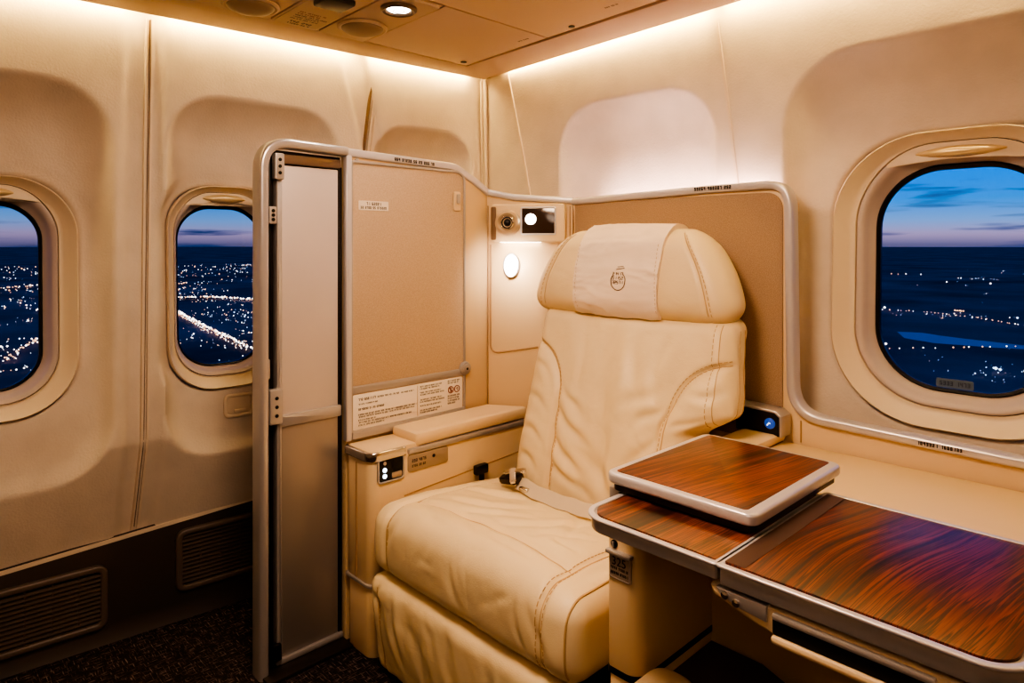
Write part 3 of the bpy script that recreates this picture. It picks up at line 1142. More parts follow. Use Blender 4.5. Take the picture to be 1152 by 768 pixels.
link('arm_pad', rbox(.064, .248, .020, .012, .012, lambda x, y, z: (-1.660 + x, 1.398 + y - (y + .248) / .496 * (.03 + .655 * (.064 - x)), .582 + z + .006 * y)), BEIGE2, ac)
link('pad_strip', MB().box(AX1 - .02, AX1 + .008, 1.122, 1.606, .545, .561, .004), SILVER2, ac)
FA = lambda a, b_, d: (AX1 + d, a, b_)
cp = link('control_panel', MB().prism(rrect(1.022, 1.106, .485, .553, .010), FA, -.002, .003, .0015), BLACK, ac)
link('control_bezel', MB().sweep(rrect(1.022, 1.106, .485, .553, .010), rprof(.006, .006, .002, 3, 0), FA, closed=True), SILVER2, cp)
for z in (.519, .502):
    link('lit_button', MB().lathe([(.0062, 0), (.006, .002), (.002, .003)], FA(1.043, z, .003), (1, 0, 0), 18), LEDBLUE, cp)
link('button', MB().lathe([(.005, 0), (.005, .002), (.002, .003)], FA(1.043, .538, .003), (1, 0, 0), 18), SILVER2, cp)
link('handset_slot', MB().prism(rrect(1.066, 1.100, .512, .549, .004), FA, .001, .0045), SLOT, cp)
link('handset_foot', MB().prism(rrect(1.066, 1.100, .491, .507, .004), FA, .001, .006, .002), PLATE, cp)
lp = link('latch_plate', MB().prism(rrect(1.122, 1.268, .493, .542, .008), FA, -.002, .004, .002), PLATE, ac)
text(lp, [(1.135, 1.19, .520, .009, 51), (1.135, 1.185, .506, .007, 52)], lambda a, b_, d: FA(a, b_, .0046))
link('plate_hole', MB().lathe([(.005, 0), (.005, .001), (.001, .0012)], FA(1.213, .524, .004), (1, 0, 0), 16), BLACK, lp)
link('post_groove', MB().tube([(-1.675, 1.0, .535), (-1.675, 1.0, .21)], .003, 6), LINE, ac)
link('side_groove', MB().tube([FA(1.11, .43, 0), FA(1.60, .46, 0)], .002, 6), LINE, ac)

# black anchor poking up between cushion and armrest
ba = thing('belt_anchor', (-1.582, 1.39, .36), 'small black plastic anchor sticking up between seat cushion and left armrest', 'anchor')
link('stem', MB().box(-1.589, -1.576, 1.384, 1.398, .34, .445, .003), BLACK, ba)
link('head', MB().box(-1.592, -1.572, 1.362, 1.412, .432, .462, .005), BLACK, ba)

# ------------------------------------------------------------------ the seat
seat = thing('aircraft_seat', (-1.17, 1.3, 0), 'wide cream leather cabin seat with headrest cloth and stitched cushion', 'seat')


def crease(a, b_, c):
    v = 1 - abs(noise.noise(Vector((a, b_, c))) * 2.0)
    return max(0., v) ** 3 * max(0., .35 + noise.noise(Vector((a * .31 + 9, b_ * .31, c + 4.))) * 1.6)


def gd(d, w):
    q = (d / w) ** 2
    return math.exp(-q) if q < 20 else 0.


def folds(lines, x, y):
    """sum of hand-laid leather folds: each a valley with a soft ridge on one side, fading at both ends"""
    h = 0.
    for x0, y0, x1, y1, a, w in lines:
        ux, uy = x1 - x0, y1 - y0
        l = math.hypot(ux, uy)
        ux, uy = ux / l, uy / l
        px, py = x - x0, y - y0
        al = (px * ux + py * uy) / l
        if al < -.25 or al > 1.25:
            continue
        d = -px * uy + py * ux + .012 * math.sin(al * 4 + x0 * 30)
        if abs(d) > 5 * w:
            continue
        fade = math.exp(-((al - .45) / .42) ** 2)
        h += a * fade * (gd(d, w) - .75 * gd(d - 1.9 * w, 1.5 * w) - .3 * gd(d + 1.9 * w, 1.6 * w))
    return h


BACK_FOLDS = [(-.18, .68, -.03, .57, .006, .013), (-.18, .61, -.06, .50, .007, .014), (-.18, .54, -.02, .46, .005, .012), (-.17, .74, -.10, .66, .004, .011),
              (.18, .66, .08, .54, .006, .013), (.18, .60, .10, .49, .006, .012), (.17, .73, .09, .66, .004, .012), (.15, .78, .03, .70, .003, .014),
              (-.04, .92, -.07, .68, .005, .022), (.07, .92, .05, .64, .005, .022), (-.13, .90, -.13, .72, .004, .018), (.16, .92, .14, .78, .003, .016),
              (.01, .62, .03, .46, .005, .018), (-.10, .58, .06, .50, .004, .016), (.0, .86, -.02, .60, .004, .025),
              (-.33, .80, -.22, .74, .003, .010), (-.33, .70, -.21, .66, .003, .011), (-.32, .60, -.21, .58, .004, .011), (-.32, .53, -.21, .50, .004, .012),
              (.33, .80, .23, .76, .003, .010), (.32, .74, .21, .68, .003, .011)]
SEAT_FOLDS = [(-.22, 1.12, -.02, 1.26, .005, .014), (-.12, 1.10, .05, 1.20, .004, .012), (.02, 1.12, .16, 1.30, .005, .014), (.12, 1.12, .22, 1.24, .004, .012),
              (-.24, 1.22, -.08, 1.34, .005, .014), (.18, 1.16, .05, 1.34, .004, .014), (-.20, 1.05, -.06, 1.00, .003, .012), (.05, 1.06, .20, 1.02, .003, .012),
              (-.10, 1.07, .04, 1.03, .003, .014), (.24, 1.12, .16, 1.16, .004, .010), (-.33, 1.2, -.31, 1.35, .003, .012), (.31, 1.05, .34, 1.2, .003, .010)]
_r = random.Random(5)
FRONT_FOLDS = [(x, .43 + _r.uniform(-.03, .02), x + _r.uniform(-.05, .06), .33 + _r.uniform(-.04, .05), _r.uniform(.0008, .0026), _r.uniform(.008, .016))
               for x in (-.27, -.235, -.19, -.165, -.11, -.075, -.02, .03, .055, .12, .17, .205, .245, .32)]
LEG_FOLDS = [(x, .25 + _r.uniform(-.03, .01), x + _r.uniform(-.05, .07), .13 + _r.uniform(-.06, .05), _r.uniform(.001, .0045), _r.uniform(.010, .022))
             for x in (-.33, -.28, -.255, -.20, -.13, -.09, -.01, .06, .11, .18, .24, .31)]


# seat cushion ------------------------------------------------------
CXC, CHX = -1.205, .362
CY0, CY1 = .982, 1.50


def cushion_fn(x, y, z):
    fx = x / CHX
    yy = y + (CY0 + CY1) / 2
    top = max(0., z / .092)
    front = max(0., -(y) / .26)
    X = CXC + x
    Y = yy
    Z = .364 + z
    # crown, slope to the back, bolster seams
    Z += .016 * top * (1 - fx * fx) - top * .035 * sstep(1.10, 1.48, yy)
    Y -= .014 * front ** 2 * (1 - (z / .092) ** 2)
    seam = 0.
    for sx in (-1.487, -.930):
        seam += .010 * gd(X - sx, .009)
    body = sstep(-1.49, -1.47, X) * sstep(-.93, -.95, X)
    cross = .011 * gd(yy - 1.088 + .03 * (fx) ** 2, .010) * body
    Z -= top * (seam + cross)
    if front > .7:
        Y += (seam) * sstep(.7, 1., front) * .8
    # slack leather wrinkles
    w = noise.fractal(Vector((X * 7 + 3, yy * 4, z * 5)), 1., 2., 3) * .006
    rear = sstep(1.08, 1.16, yy)
    w -= folds(SEAT_FOLDS, x, yy) * 1.5
    w -= crease(X * 11 + yy * 9, yy * 8 - X * 6, 3.) * .0025 * body
    wf = -folds(FRONT_FOLDS, x, Z) * (1. if front > .55 else 0.) * 1.5
    Z += top * w
    Y -= wf + w * front * .6
    return (X, Y, Z)


CUS = rbox(CHX, .26, .092, .05, .0055, cushion_fn)
cus = link('seat_cushion', CUS, LEATHER, seat, 60)
bv = bvh_of(CUS)
st, sm_ = Runs(), Runs()


def over_front(x, dx=0.):
    """a line over the cushion at x: up the front face then back along the top"""
    fr_ = project(bv, [(x, .85, z) for z in np.linspace(.285, .40, 14)], (0, 1, 0), .0006)
    an = project(bv, [(x, 1.05 - .25 * math.cos(t), .36 + .25 * math.sin(t)) for t in np.linspace(.35, 1.35, 14)], (0, .0, -1), .0006)
    an = []
    for t in np.linspace(.3, 1.4, 16):
        dv = (0, math.cos(t), -math.sin(t))
        an += project(bv, [(x, 1.05 - .3 * math.cos(t), .36 + .3 * math.sin(t))], dv, .0006)
    tp = project(bv, [(x, y, .7) for y in np.linspace(1.06, 1.40, 22)], (0, 0, -1), .0006)
    return fr_ + an + tp


for x, sgn in ((-1.487, -1), (-.930, 1)):
    ln = over_front(x)
    sm_.tube(ln, .0014, 5)
    stitch_run(st, over_front(x + .010 * -sgn))
    if sgn > 0:
        stitch_run(st, over_front(x + .010))
cr = project(bv, [(x, 1.088 - .03 * ((x - CXC) / CHX) ** 2, .7) for x in np.linspace(-1.48, -.935, 40)], (0, 0, -1), .0004)
sm_.tube(cr, .0014, 5)
# welt round the right front corner
an = []
for t in np.linspace(-.9, 1.45, 30):
    an += project(bv, [(-.866, 1.05 - .4 * math.cos(t), .36 + .3 * math.sin(t))], (0, math.cos(t), -math.sin(t) * .75), .0008)
an += project(bv, [(-.866, y, .7) for y in np.linspace(1.03, 1.4, 22)], (0, 0, -1), .0008)
link('welt', MB().tube(an, .0024, 6), SEAM, cus)
sm_.link('seam', SEAM, cus)
st.link('stitching', STITCH, cus)

# leg rest -----------------------------------------------------------
def leg_fn(x, y, z):
    X = CXC + x
    Y = 1.012 + y - .012 * (z / .13)
    Z = .140 + z
    front = max(0., -y / .035)
    Y -= .010 * front * (1 - (z / .135) ** 2) * (1 - (x / CHX) ** 4)
    for sx in (-1.515, -.915):
        Y += .006 * front * gd(X - sx, .006)
    Y -= front * noise.fractal(Vector((X * 10 + z * 5, z * 4, 2.)), 1., 2., 3) * .006
    Y += front * folds(LEG_FOLDS, x, Z) * 1.3
    return (X, Y, Z)


LEG = rbox(.356, .035, .132, .03, .007, leg_fn)
lg = link('leg_rest', LEG, LEATHER, seat, 60)
bv = bvh_of(LEG)
st, sm_ = Runs(), Runs()
for sx in (-1.515, -.915):
    sm_.tube(project(bv, [(sx, .8, z) for z in np.linspace(.03, .25, 20)], (0, 1, 0), .0004), .0013, 5)
    stitch_run(st, project(bv, [(sx + .009, .8, z) for z in np.linspace(.03, .25, 20)], (0, 1, 0), .0006))
sm_.link('seam', SEAM, lg)
st.link('stitching', STITCH, lg)
link('seat_base', MB().box(-1.53, -.88, 1.06, 1.62, .0, .285, .01), BLACK, seat)

# backrest -----------------------------------------------------------
BCX, BHX, BHZ, BHY = -1.148, .342, .275, .056


def back_mid(z, x):
    t = (z - BZC + BHZ) / (2 * BHZ)
    return BCX + x * (1 - .05 * t * t - .02 * (1 - t)) + .022 * (1 - t), 1.385 + .155 * t + .02 * t * t

BZC = .688


def wing(x, z):
    """signed distance-like value to the curved bolster seam (x from the centre line, z world)"""
    ax = abs(x)
    if z < .70:
        sx = .178 + (z - .45) * .06
        return ax - sx
    # quarter ellipse from (.193, .70) out to (.35, .862)
    u, v = (.355 - ax) / .162, (z - .70) / .150
    return (1 - math.hypot(u, v)) * .155


def back_fn(x, y, z):
    t = (z + BHZ) / (2 * BHZ)
    Z = BZC + z
    X, Yf = back_mid(Z, x)
    front = max(0., -y / BHY)
    Y = Yf + BHY + y
    fx = x / BHX
    Y -= front * (.020 * (1 - fx * fx) * math.sin(PI * min(1, t * .9 + .1)))
    wd = wing(x, Z)
    Y += front * .012 * gd(wd, .007)
    Y -= front * .012 * sstep(-.0, .05, wd) * sstep(1.0, .8, abs(fx))
    side = sstep(.8, 1., abs(fx))
    # wrinkles: soft folds in the middle panel, raking creases off the seams
    mid = sstep(0.02, -.03, wd)
    low = sstep(.8, .3, t)
    Y -= front * mid * noise.fractal(Vector((X * 8, Z * 3.5 + X * 3, 1.)), 1., 2., 3) * .010
    Y += front * folds(BACK_FOLDS, x, Z) * 1.5
    Y += front * mid * crease(X * 15 + Z * 11, Z * 5 - X * 6, 5.) * .003 * low
    X += side * noise.noise(Vector((Y * 40, Z * 3, 7.))) * .006 * (1 if x > 0 else -1)
    # the right wing overhangs: below it the back is narrower
    if x > 0:
        X -= .080 * sstep(.752, .682, Z + .015 * fx) * sstep(.3, 1., fx)
        X += .010 * side * math.exp(-((Z - .76) / .07) ** 2)
    return (X, Y, Z)


BACK = rbox(BHX, BHY, BHZ, .045, .0058, back_fn)
bk_ = link('backrest', BACK, LEATHER, seat, 60)
bv = bvh_of(BACK)
st, sm_ = Runs(), Runs()


def wing_curve(sgn, off=0.):
    pts = []
    for a in np.linspace(0, PI / 2, 26):
        ax = .355 - (.162 - off) * math.sin(a)
        z = .70 + (.150 - off) * math.cos(a)
        pts.append((sgn * min(ax, .338), z))
    for z in np.linspace(.69, .46, 24):
        pts.append((sgn * (.178 + off + (z - .45) * .06), z))
    out = []
    for x, z in pts:
        out.append((back_mid(z, x)[0], 1.2, z))
    return project(bv, out, (0, 1, 0), .0006)


for sgn in (-1, 1):
    sm_.tube(wing_curve(sgn), .0016, 5)
    stitch_run(st, wing_curve(sgn, -.010))
for x in (.312, .296):
    ln = project(bv, [(back_mid(z, x)[0], 1.2, z) for z in np.linspace(.70, .945, 34)], (0, 1, 0), .0006)
    (sm_.tube(ln, .0013, 5) if x > .30 else stitch_run(st, ln))
# seams down the right side face
for yo in (.046, .074):
    ln = []
    for z in np.linspace(.72, .93, 30):
        ln += project(bv, [(-.5, back_mid(z, 0)[1] + yo, z)], (-1, 0, 0), .0006)
    sm_.tube(ln, .0014, 5)
sm_.link('seam', SEAM, bk_)
st.link('stitching', STITCH, bk_)

# headrest -----------------------------------------------------------
HCX, HCY, HCZ = -1.168, 1.594, 1.066


def head_k(t):
    return 1.0 - .36 * max(0, t) ** 2.1


def head_fn(x, y, z):
    t = (z + .125) / .25
    k = head_k(t)
    X = HCX + x * k
    front = max(0., -y / .065)
    Y = HCY + y + .03 * t - front * .018 * math.sin(PI * min(1, t)) * (1 - (x / .352) ** 2)
    Z = HCZ + z + .008 * (1 - (x / .352) ** 2) * (t - .3)
    for sx in (-.285, .285):
        Y += .006 * front * gd(x - sx, .006)
    Y -= front * noise.noise(Vector((X * 9, Z * 9, 4.))) * .004
    Y += front * crease(X * 6 + Z * 6, Z * 5 - X * 4, 3.) * .003
    return (X, Y, Z)


HEAD = rbox(.352, .065, .125, .06, .006, head_fn)
hd = link('headrest', HEAD, LEATHER, seat, 60)
bv = bvh_of(HEAD)
st, sm_ = Runs(), Runs()
for sg in (-1, 1):
    for dx, f_ in ((.285, 's'), (.297, 't')):
        pts = []
        for z in np.linspace(-.10, .115, 30):
            t = (z + .125) / .25
            xx = sg * dx
            pts.append((HCX + xx * head_k(t), 1.2, HCZ + z))
        ln = project(bv, pts, (0, 1, 0), .0005)
        if f_ == 's':
            sm_.tube(ln, .0014, 5)
        else:
            stitch_run(st, ln)
sm_.link('seam', SEAM, hd)
st.link('stitching', STITCH, hd)
# cloth over the headrest
GX, GP = 44, 80
grid = []
for j in range(GP + 1):
    ph = -1.12 + (2.95 + 1.12) * min(1, max(0, (j - 1) / (GP - 2)))        # 0 = straight forward, pi/2 = up
    row = []
    for i in range(GX + 1):
        q = min(1, max(0, (i - 1) / (GX - 2)))
        x = -1.312 + .292 * q + .006 * math.sin(ph)
        dv = Vector((0, -math.cos(ph), math.sin(ph)))
        org = Vector((x, HCY + .01, HCZ)) + dv * .4
        hit, nr, ii, dist = bv.ray_cast(org, -dv)
        off = .0085 + .003 * noise.noise(Vector((x * 10, ph * 3, 1.))) + .004 * crease(x * 10 + ph * 3, ph * 2.6 - x * 8, 6.) + .003 * crease(x * 9 - ph * 4, ph * 2 + x * 8, 16.)
        off += .006 * math.exp(-((ph - 1.75) / .4) ** 2)
        off = max(off, .003)
        if i in (0, GX) or j in (0, GP):
            off = .0002
        elif i in (1, GX - 1) or j in (1, GP - 1):
            off = max(.007, off)
        row.append(hit + dv * off)
    grid.append(row)
vs = [p for r_ in grid for p in r_]
fs = [(j * (GX + 1) + i, j * (GX + 1) + i + 1, (j + 1) * (GX + 1) + i + 1, (j + 1) * (GX + 1) + i) for j in range(GP) for i in range(GX)]
COV = MB().add(vs, fs)
cv = link('headrest_cloth', COV, CLOTH, hd, 70, label='pale cloth cover with an embroidered round emblem')
bv2 = bvh_of(COV)
st = Runs()
for x in (-1.305, -1.028):
    stitch_run(st, project(bv2, [(x, 1.2, z) for z in np.linspace(.965, 1.16, 30)], (0, 1, 0), .0004), .0008, .006, .004)
st.link('stitching', SEAM, cv)
EM = MB()
ex, ez_ = -1.148, 1.048


def onto(pts, r_):
    p = project(bv2, [(ex + a, 1.2, ez_ + b_) for a, b_ in pts], (0, 1, 0), .0006)
    if len(p) > 1:
        EM.tube(p, r_, 5)


onto([(.024 * math.cos(t), .026 * math.sin(t)) for t in np.linspace(PI * .8, PI * 2.3, 34)], .0013)
for zz, seed in ((.016, 1), (.004, 2), (-.008, 3)):
    rnd = random.Random(seed)
    x = -.019
    while x < .014:
        h = .008
        for s in rnd.choice(list(SEG.values())):
            q = {'a': ((0, h), (.005, h)), 'g': ((0, h / 2), (.005, h / 2)), 'd': ((0, 0), (.005, 0)), 'f': ((0, h / 2), (0, h)),
                 'e': ((0, 0), (0, h / 2)), 'b': ((.005, h / 2), (.005, h)), 'c': ((.005, 0), (.005, h / 2))}[s]
            onto([(x + q[0][0], zz + q[0][1]), (x + q[1][0], zz + q[1][1])], .0009)
        x += .0075
onto([(-.008, .032), (.020, .036)], .0008)
onto([(-.004, .039), (.016, .041)], .0008)
link('emblem', EM, simple('emblem_thread', (112, 88, 68), .7), cv, label='grey embroidered round emblem')

# seat belt ----------------------------------------------------------
bvc = bvh_of(CUS)
path = [(-1.375, 1.360), (-1.32, 1.352), (-1.25, 1.348), (-1.18, 1.345), (-1.10, 1.342), (-1.02, 1.345)]
bm_ = MB()
pts = []
for x, y in resample([(a, b_, 0) for a, b_ in path], .02) and [(p.x, p.y) for p in resample([(a, b_, 0) for a, b_ in path], .02)]:
    a = project(bvc, [(x, y - .028, .7)], (0, 0, -1), .004)[0]
    w = .003 * math.sin(x * 22)
    c2 = a + Vector((0, .030, .026 + w))
    pts.append((a + Vector((0, 0, w)), c2))
vs, fs = [], []
for a, c2 in pts:
    n_ = (c2 - a).cross(Vector((1, 0, 0))).normalized() * .0015
    vs += [a + n_, c2 + n_, c2 - n_, a - n_]
for i in range(len(pts) - 1):
    for j in range(4):
        fs.append((i * 4 + j, i * 4 + (j + 1) % 4, i * 4 + 4 + (j + 1) % 4, i * 4 + 4 + j))
sb = link('seat_belt', bm_.add(vs, fs), BELT, seat, label='pale webbing seat belt with a metal buckle')
bp_ = project(bvc, [(-1.40, 1.345, .7)], (0, 0, -1), .0)[0]
Bk = MB()


def blade(mb, c, ux, L_, W_, T_, tilt, lift):
    u = Vector((math.cos(ux), math.sin(ux), math.sin(tilt)))
    u.normalize()
    s = Vector((-math.sin(ux), math.cos(ux), .25)).normalized()
    n_ = u.cross(s)
    bm = bmesh.new()
    bmesh.ops.create_cube(bm, size=1)
    bmesh.ops.bevel(bm, geom=bm.edges[:], offset=.12, segments=2, affect='EDGES')
    o = Vector(c) + Vector((0, 0, lift))
    mb.frombm(bm, lambda q: o + u * q.x * L_ + s * q.y * W_ + n_ * q.z * T_)


blade(Bk, bp_, .2, .062, .046, .018, .1, .030)
link('buckle', Bk, simple('buckle_dark', (70, 58, 50), .3, metal=.7), sb)
Bt = MB()
blade(Bt, bp_ + Vector((.018, -.012, 0)), -.75, .062, .018, .008, -.35, .044)
blade(Bt, bp_ + Vector((.008, .004, 0)), .5, .068, .016, .008, .2, .050)
link('buckle_tongue', Bt, CHROME, sb)
link('adjuster', MB().box(-1.352, -1.318, 1.325, 1.350, bp_.z + .012, bp_.z + .022, .003), CHROME, sb)

# ------------------------------------------------------------------ side console, right of the seat
sc = thing('side_console', (-.45, 1.4, 0), 'long beige side console under the right window, carrying the tables', 'console')
link('ledge_top', MB().prism(rrect(-.765, .60, 1.235, 1.714, .01), fz, .615, .642, .006), BEIGE2, sc)
link('front_wall', MB().box(-.715, .60, 1.26, 1.30, 0., .616, .003), BEIGE2, sc)
post = rrect(-.783, -.713, 1.002, 1.33, (.008, .028, .004, .004), 8)
link('post', MB().prism(post, fz, .362, .655, .002), BEIGE2, sc)
link('post_foot', MB().prism(rrect(-.781, -.715, 1.004, 1.33, (.008, .028, .004, .004), 8), fz, 0.0, .352, .002), BEIGE2, sc)
link('post_joint', MB().prism(rrect(-.784, -.712, 1.001, 1.32, (.008, .028, .004, .004), 8), fz, .351, .363), BLACK, sc)
link('side_wall', MB().box(-.783, -.765, 1.33, 1.714, .0, .62, .003), BEIGE2, sc)
FPo = lambda a, b_, d: (a, 1.002 - d, b_)
pk = link('post_placard', MB().prism(rrect(-.777, -.727, .530, .580, .004), FPo, -.001, .003, .001), PLATE, sc)
link('placard_border', MB().sweep(rrect(-.774, -.730, .533, .577, .003), rprof(.0015, .001, .0004, 2, .003), FPo, closed=True), SILVER2, pk)
text(pk, [(-.772, -.733, .549, .005, 60), (-.772, -.733, .540, .005, 61)], lambda a, b_, d: FPo(a, b_, .0036), None, .3)
cu = bpy.data.curves.new('placard_number', 'FONT')
cu.body = '325'
cu.size = .022
cu.extrude = .0003
tmp = bpy.data.objects.new('placard_number', cu)
me = bpy.data.meshes.new_from_object(tmp)
nm = MB().add([FPo(-.770 + v.co.x, .557 + v.co.y, .0038 + v.co.z) for v in me.vertices], [tuple(p.vertices) for p in me.polygons])
bpy.data.objects.remove(tmp)
link('placard_number', nm, INK, pk)
link('post_bar', MB().box(-.780, -.724, .990, 1.004, .577, .585, .003), SILVER2, sc)
sk = link('socket', MB().lathe([(.0075, -.002), (.0075, .002), (.005, .003), (.001, .002)], FPo(-.766, .594, 0), (0, -1, 0), 22), BLACK, sc)
link('socket_slot', MB().box(-.768, -.764, .996, .9995, .590, .599), SILVER2, sk)
link('side_clip', MB().box(-.7135, -.706, 1.07, 1.11, .59, .635, .002), BEIGE2, sc)
link('clip_recess', MB().box(-.7058, -.7050, 1.078, 1.102, .597, .628, .0005), SLOT, sc)
link('footwell_pad', MB().prism([(-.712, 1.0), (-.40, 1.0), (-.47, 1.20), (-.60, 1.255), (-.712, 1.255)], fz, .30, .338, .008), PAD, sc)
link('pad_base', MB().box(-.712, -.42, 1.02, 1.255, 0., .30, .004), simple('pad_base_dark', (40, 31, 25), .7), sc)
link('rest_cap', rbox(.050, .13, .012, .010, .012, lambda x, y, z: (-.806 + x, 1.585 + y, .655 + z)), BEIGE2, sc)
bp3 = link('button_panel', MB().prism([(-.87, .662), (-.752, .662), (-.748, .675), (-.748, .712), (-.758, .724), (-.87, .728)], lambda a, b_, d: (a, 1.662 - d, b_), -.05, .0, .003), BLACK, sc)
link('button_panel_edge', MB().sweep([(-.87, .729), (-.762, .725), (-.748, .714), (-.747, .664)], rprof(.007, .056, .003, 3, -.05), lambda a, b_, d: (a, 1.662 - d, b_)), SILVER2, bp3)
link('lit_button', MB().lathe([(.0135, -.001), (.0135, .003), (.010, .006), (.001, .007)], (-.776, 1.660, .694), (0, -1, 0), 26), BTNBLUE, bp3, label='round blue glowing button')
link('button_symbol', MB().tube([(-.780, 1.6525, .690), (-.775, 1.6525, .697), (-.772, 1.6525, .695)], .0015, 6), LEDSOFT, bp3)
# upholstered end rising from the footwell
link('foot_bolster', rbox(.055, .085, .06, .045, .010, lambda x, y, z: (-.650 + x, .965 + y, .342 + z)), BEIGE2, sc)

# ------------------------------------------------------------------ folding table and tray
tb = thing('folding_table', (-.43, 1.06, .66), 'two-leaf rosewood folding table with silver edges over the side console', 'table')


def leaf(poly, z0, z1, mat, rim=.011, name='leaf'):
    body = link(name, MB().prism(poly, fz, z0, z1 - .003, .002, 2), SILVER2, tb)
    link('edge_trim', MB().sweep([(x, y) for x, y in poly], rprof(.011, .005, .002, 3, z1 - .0050), lambda a, b_, d: (a, b_, d), closed=True), SILVER, body)
    return body


L1 = rrect(-.735, -.484, .868, 1.235, (.045, .004, .004, .03), 10)
l1 = leaf(L1, .674, .700, WOOD2)
link('wood_top', MB().prism(rrect(-.726, -.488, .876, 1.230, (.038, .002, .002, .025), 10), fz, .690, .7004, .0004), WOOD2, l1)
L2 = rrect(-.480, -.132, .868, 1.256, (.004, .045, .03, .004), 10)
l2 = leaf(L2, .670, .700, WOOD3)
link('wood_top', MB().prism(rrect(-.476, -.142, .877, 1.248, (.002, .038, .024, .002), 10), fz, .690, .7004, .0004), WOOD3, l2)
link('hinge_band', MB().box(-.476, -.446, .878, 1.247, .692, .7009), GREYBAND, l2)
# drawer housing and support arm below the second leaf
arm = [(-.498, .662), (-.13, .662), (-.13, .618), (-.40, .626), (-.455, .640), (-.492, .650)]
fy = lambda a, b_, d: (a, .874 + d, b_)
link('support_arm', MB().prism(arm, fy, 0, .30, .004), BEIGE2, tb)
dp_ = link('hinge_plate', MB().prism([(-.486, .664), (-.412, .664), (-.412, .642), (-.45, .646), (-.48, .655)], fy, -.004, .01, .002), SILVER2, tb)
for a, z in ((-.472, .657), (-.455, .652)):
    link('pivot_button', MB().lathe([(.0058, 0), (.0055, .002), (.002, .0032)], fy(a, z, -.004), (0, -1, 0), 18), CHROME, dp_)
sl_ = link('slot', MB().prism(rrect(-.404, -.215, .630, .653, .003), fy, -.002, .02), SLOT, tb)
link('slot_lip', MB().box(-.404, -.213, .868, .882, .650, .659, .003), SILVER2, tb)
link('lower_lip', MB().box(-.405, -.15, .866, .882, .619, .629, .004), BEIGE2, tb)

ft = thing('flip_tray', (-.62, 1.15, .70), 'small rosewood tray with thick silver rim raised over the folding table', 'tray')
tp = rrect(-.768, -.478, .972, 1.330, .022, 8)
rim = link('tray_rim', MB().prism(tp, fz, .7165, .7365, .006, 4), SILVER, ft)
link('wood_top', MB().prism(rrect(-.752, -.498, .986, 1.318, .008, 6), fz, .725, .7372, .0004), WOOD1, ft)
link('under_plate', MB().prism(rrect(-.760, -.486, .980, 1.322, .02, 8), fz, .7045, .717), DOORDARK, ft)
link('bracket', MB().box(-.766, -.742, .985, 1.31, .656, .706, .003), SILVER2, ft)

# ------------------------------------------------------------------ the night outside
G = -150.
gm = MB()
n = 72
gm.add([(0, 0, G)] + [(50000 * math.cos(2 * PI * i / n), 50000 * math.sin(2 * PI * i / n), G) for i in range(n)], [(0, i + 1, (i + 1) % n + 1) for i in range(n)])
struct('city_ground', gm, GROUND)
lk = [(-374, 1285), (-340, 1300), (-305, 1279), (-250, 1262), (-190, 1246), (-150, 1215), (-216, 1188), (-292, 1177), (-340, 1205)]
struct('lake', MB().add([(a, b_, G + .4) for a, b_ in lk], [tuple(range(len(lk)))]), LAKE)
CW, CO, CB = MB(), MB(), MB()


def lamp(mb, x, y, k=1.):
    D = math.hypot(x, y)
    r_ = (.45 + D * .00068) * k
    z = G + 4 + r_
    v = [(x - r_, y, z), (x + r_, y, z), (x, y - r_, z), (x, y + r_, z), (x, y, z - r_), (x, y, z + r_)]
    mb.add(v, [(0, 2, 5), (2, 1, 5), (1, 3, 5), (3, 0, 5), (2, 0, 4), (1, 2, 4), (3, 1, 4), (0, 3, 4)])


rnd = random.Random(11)


def road(pts, stepd, k, mbs, jit=3.):
    P_ = [Vector((p[0], p[1], 0)) for p in pts]
    for a, c in zip(P_, P_[1:]):
        m = int((c - a).length / stepd)
        for i in range(m):
            q = a.lerp(c, (i + rnd.random() * .6) / m)
            lamp(rnd.choice(mbs), q.x + rnd.uniform(-jit, jit), q.y + rnd.uniform(-jit, jit), k * rnd.uniform(.7, 1.25))


road([(-1900, 545), (-1679, 507), (-1215, 432), (-923, 388), (-700, 350)], 5, 1.15, [CW, CW, CO])
road([(-1900, 540), (-1679, 500), (-1215, 424), (-923, 380)], 9, .8, [CW, CO])
road([(-2050, 540), (-1977, 597), (-1924, 696), (-1760, 740), (-1650, 790)], 4, 1.2, [CW, CW, CO], 12)
road([(-2608, 787), (-2700, 880)], 12, .9, [CO], 15)
road([(-2400, 760), (-1900, 545)], 14, .9, [CW, CO], 10)
road([(-2740, 100), (-2768, 225), (-2794, 319), (-2931, 451)], 9, 1., [CO, CW, CO], 14)
road([(-900, 60), (-1040, 119), (-1286, 200), (-1500, 260)], 8, 1.0, [CO, CW, CO], 4)
road([(-523, 1648), (-429, 1661), (-320, 1601), (-231, 1508), (-120, 1400)], 9, .7, [CO, CO, CW], 4)
road([(-335, 1010), (-270, 1089), (-184, 1201), (-120, 1290)], 17, .8, [CO, CW], 2)
road([(-1154, 3634), (-957, 3702)], 40, 1., [CO, CW], 15)
road([(-393, 1740), (-372, 1728)], 2.5, .9, [CO], 2)
for x, y, k, mb in ((-173, 954, 1.9, CB), (-168, 950, 1.6, CB), (-176, 960, 1.2, CB), (-328, 1076, 1.6, CW), (-516, 1685, 1.7, CW),
                    (-330, 1020, 1.3, CO), (-262, 1640, 1.4, CB), (-700, 3000, 1.2, CW), (-560, 3000, 1.2, CW)):
    lamp(mb, x, y, k)
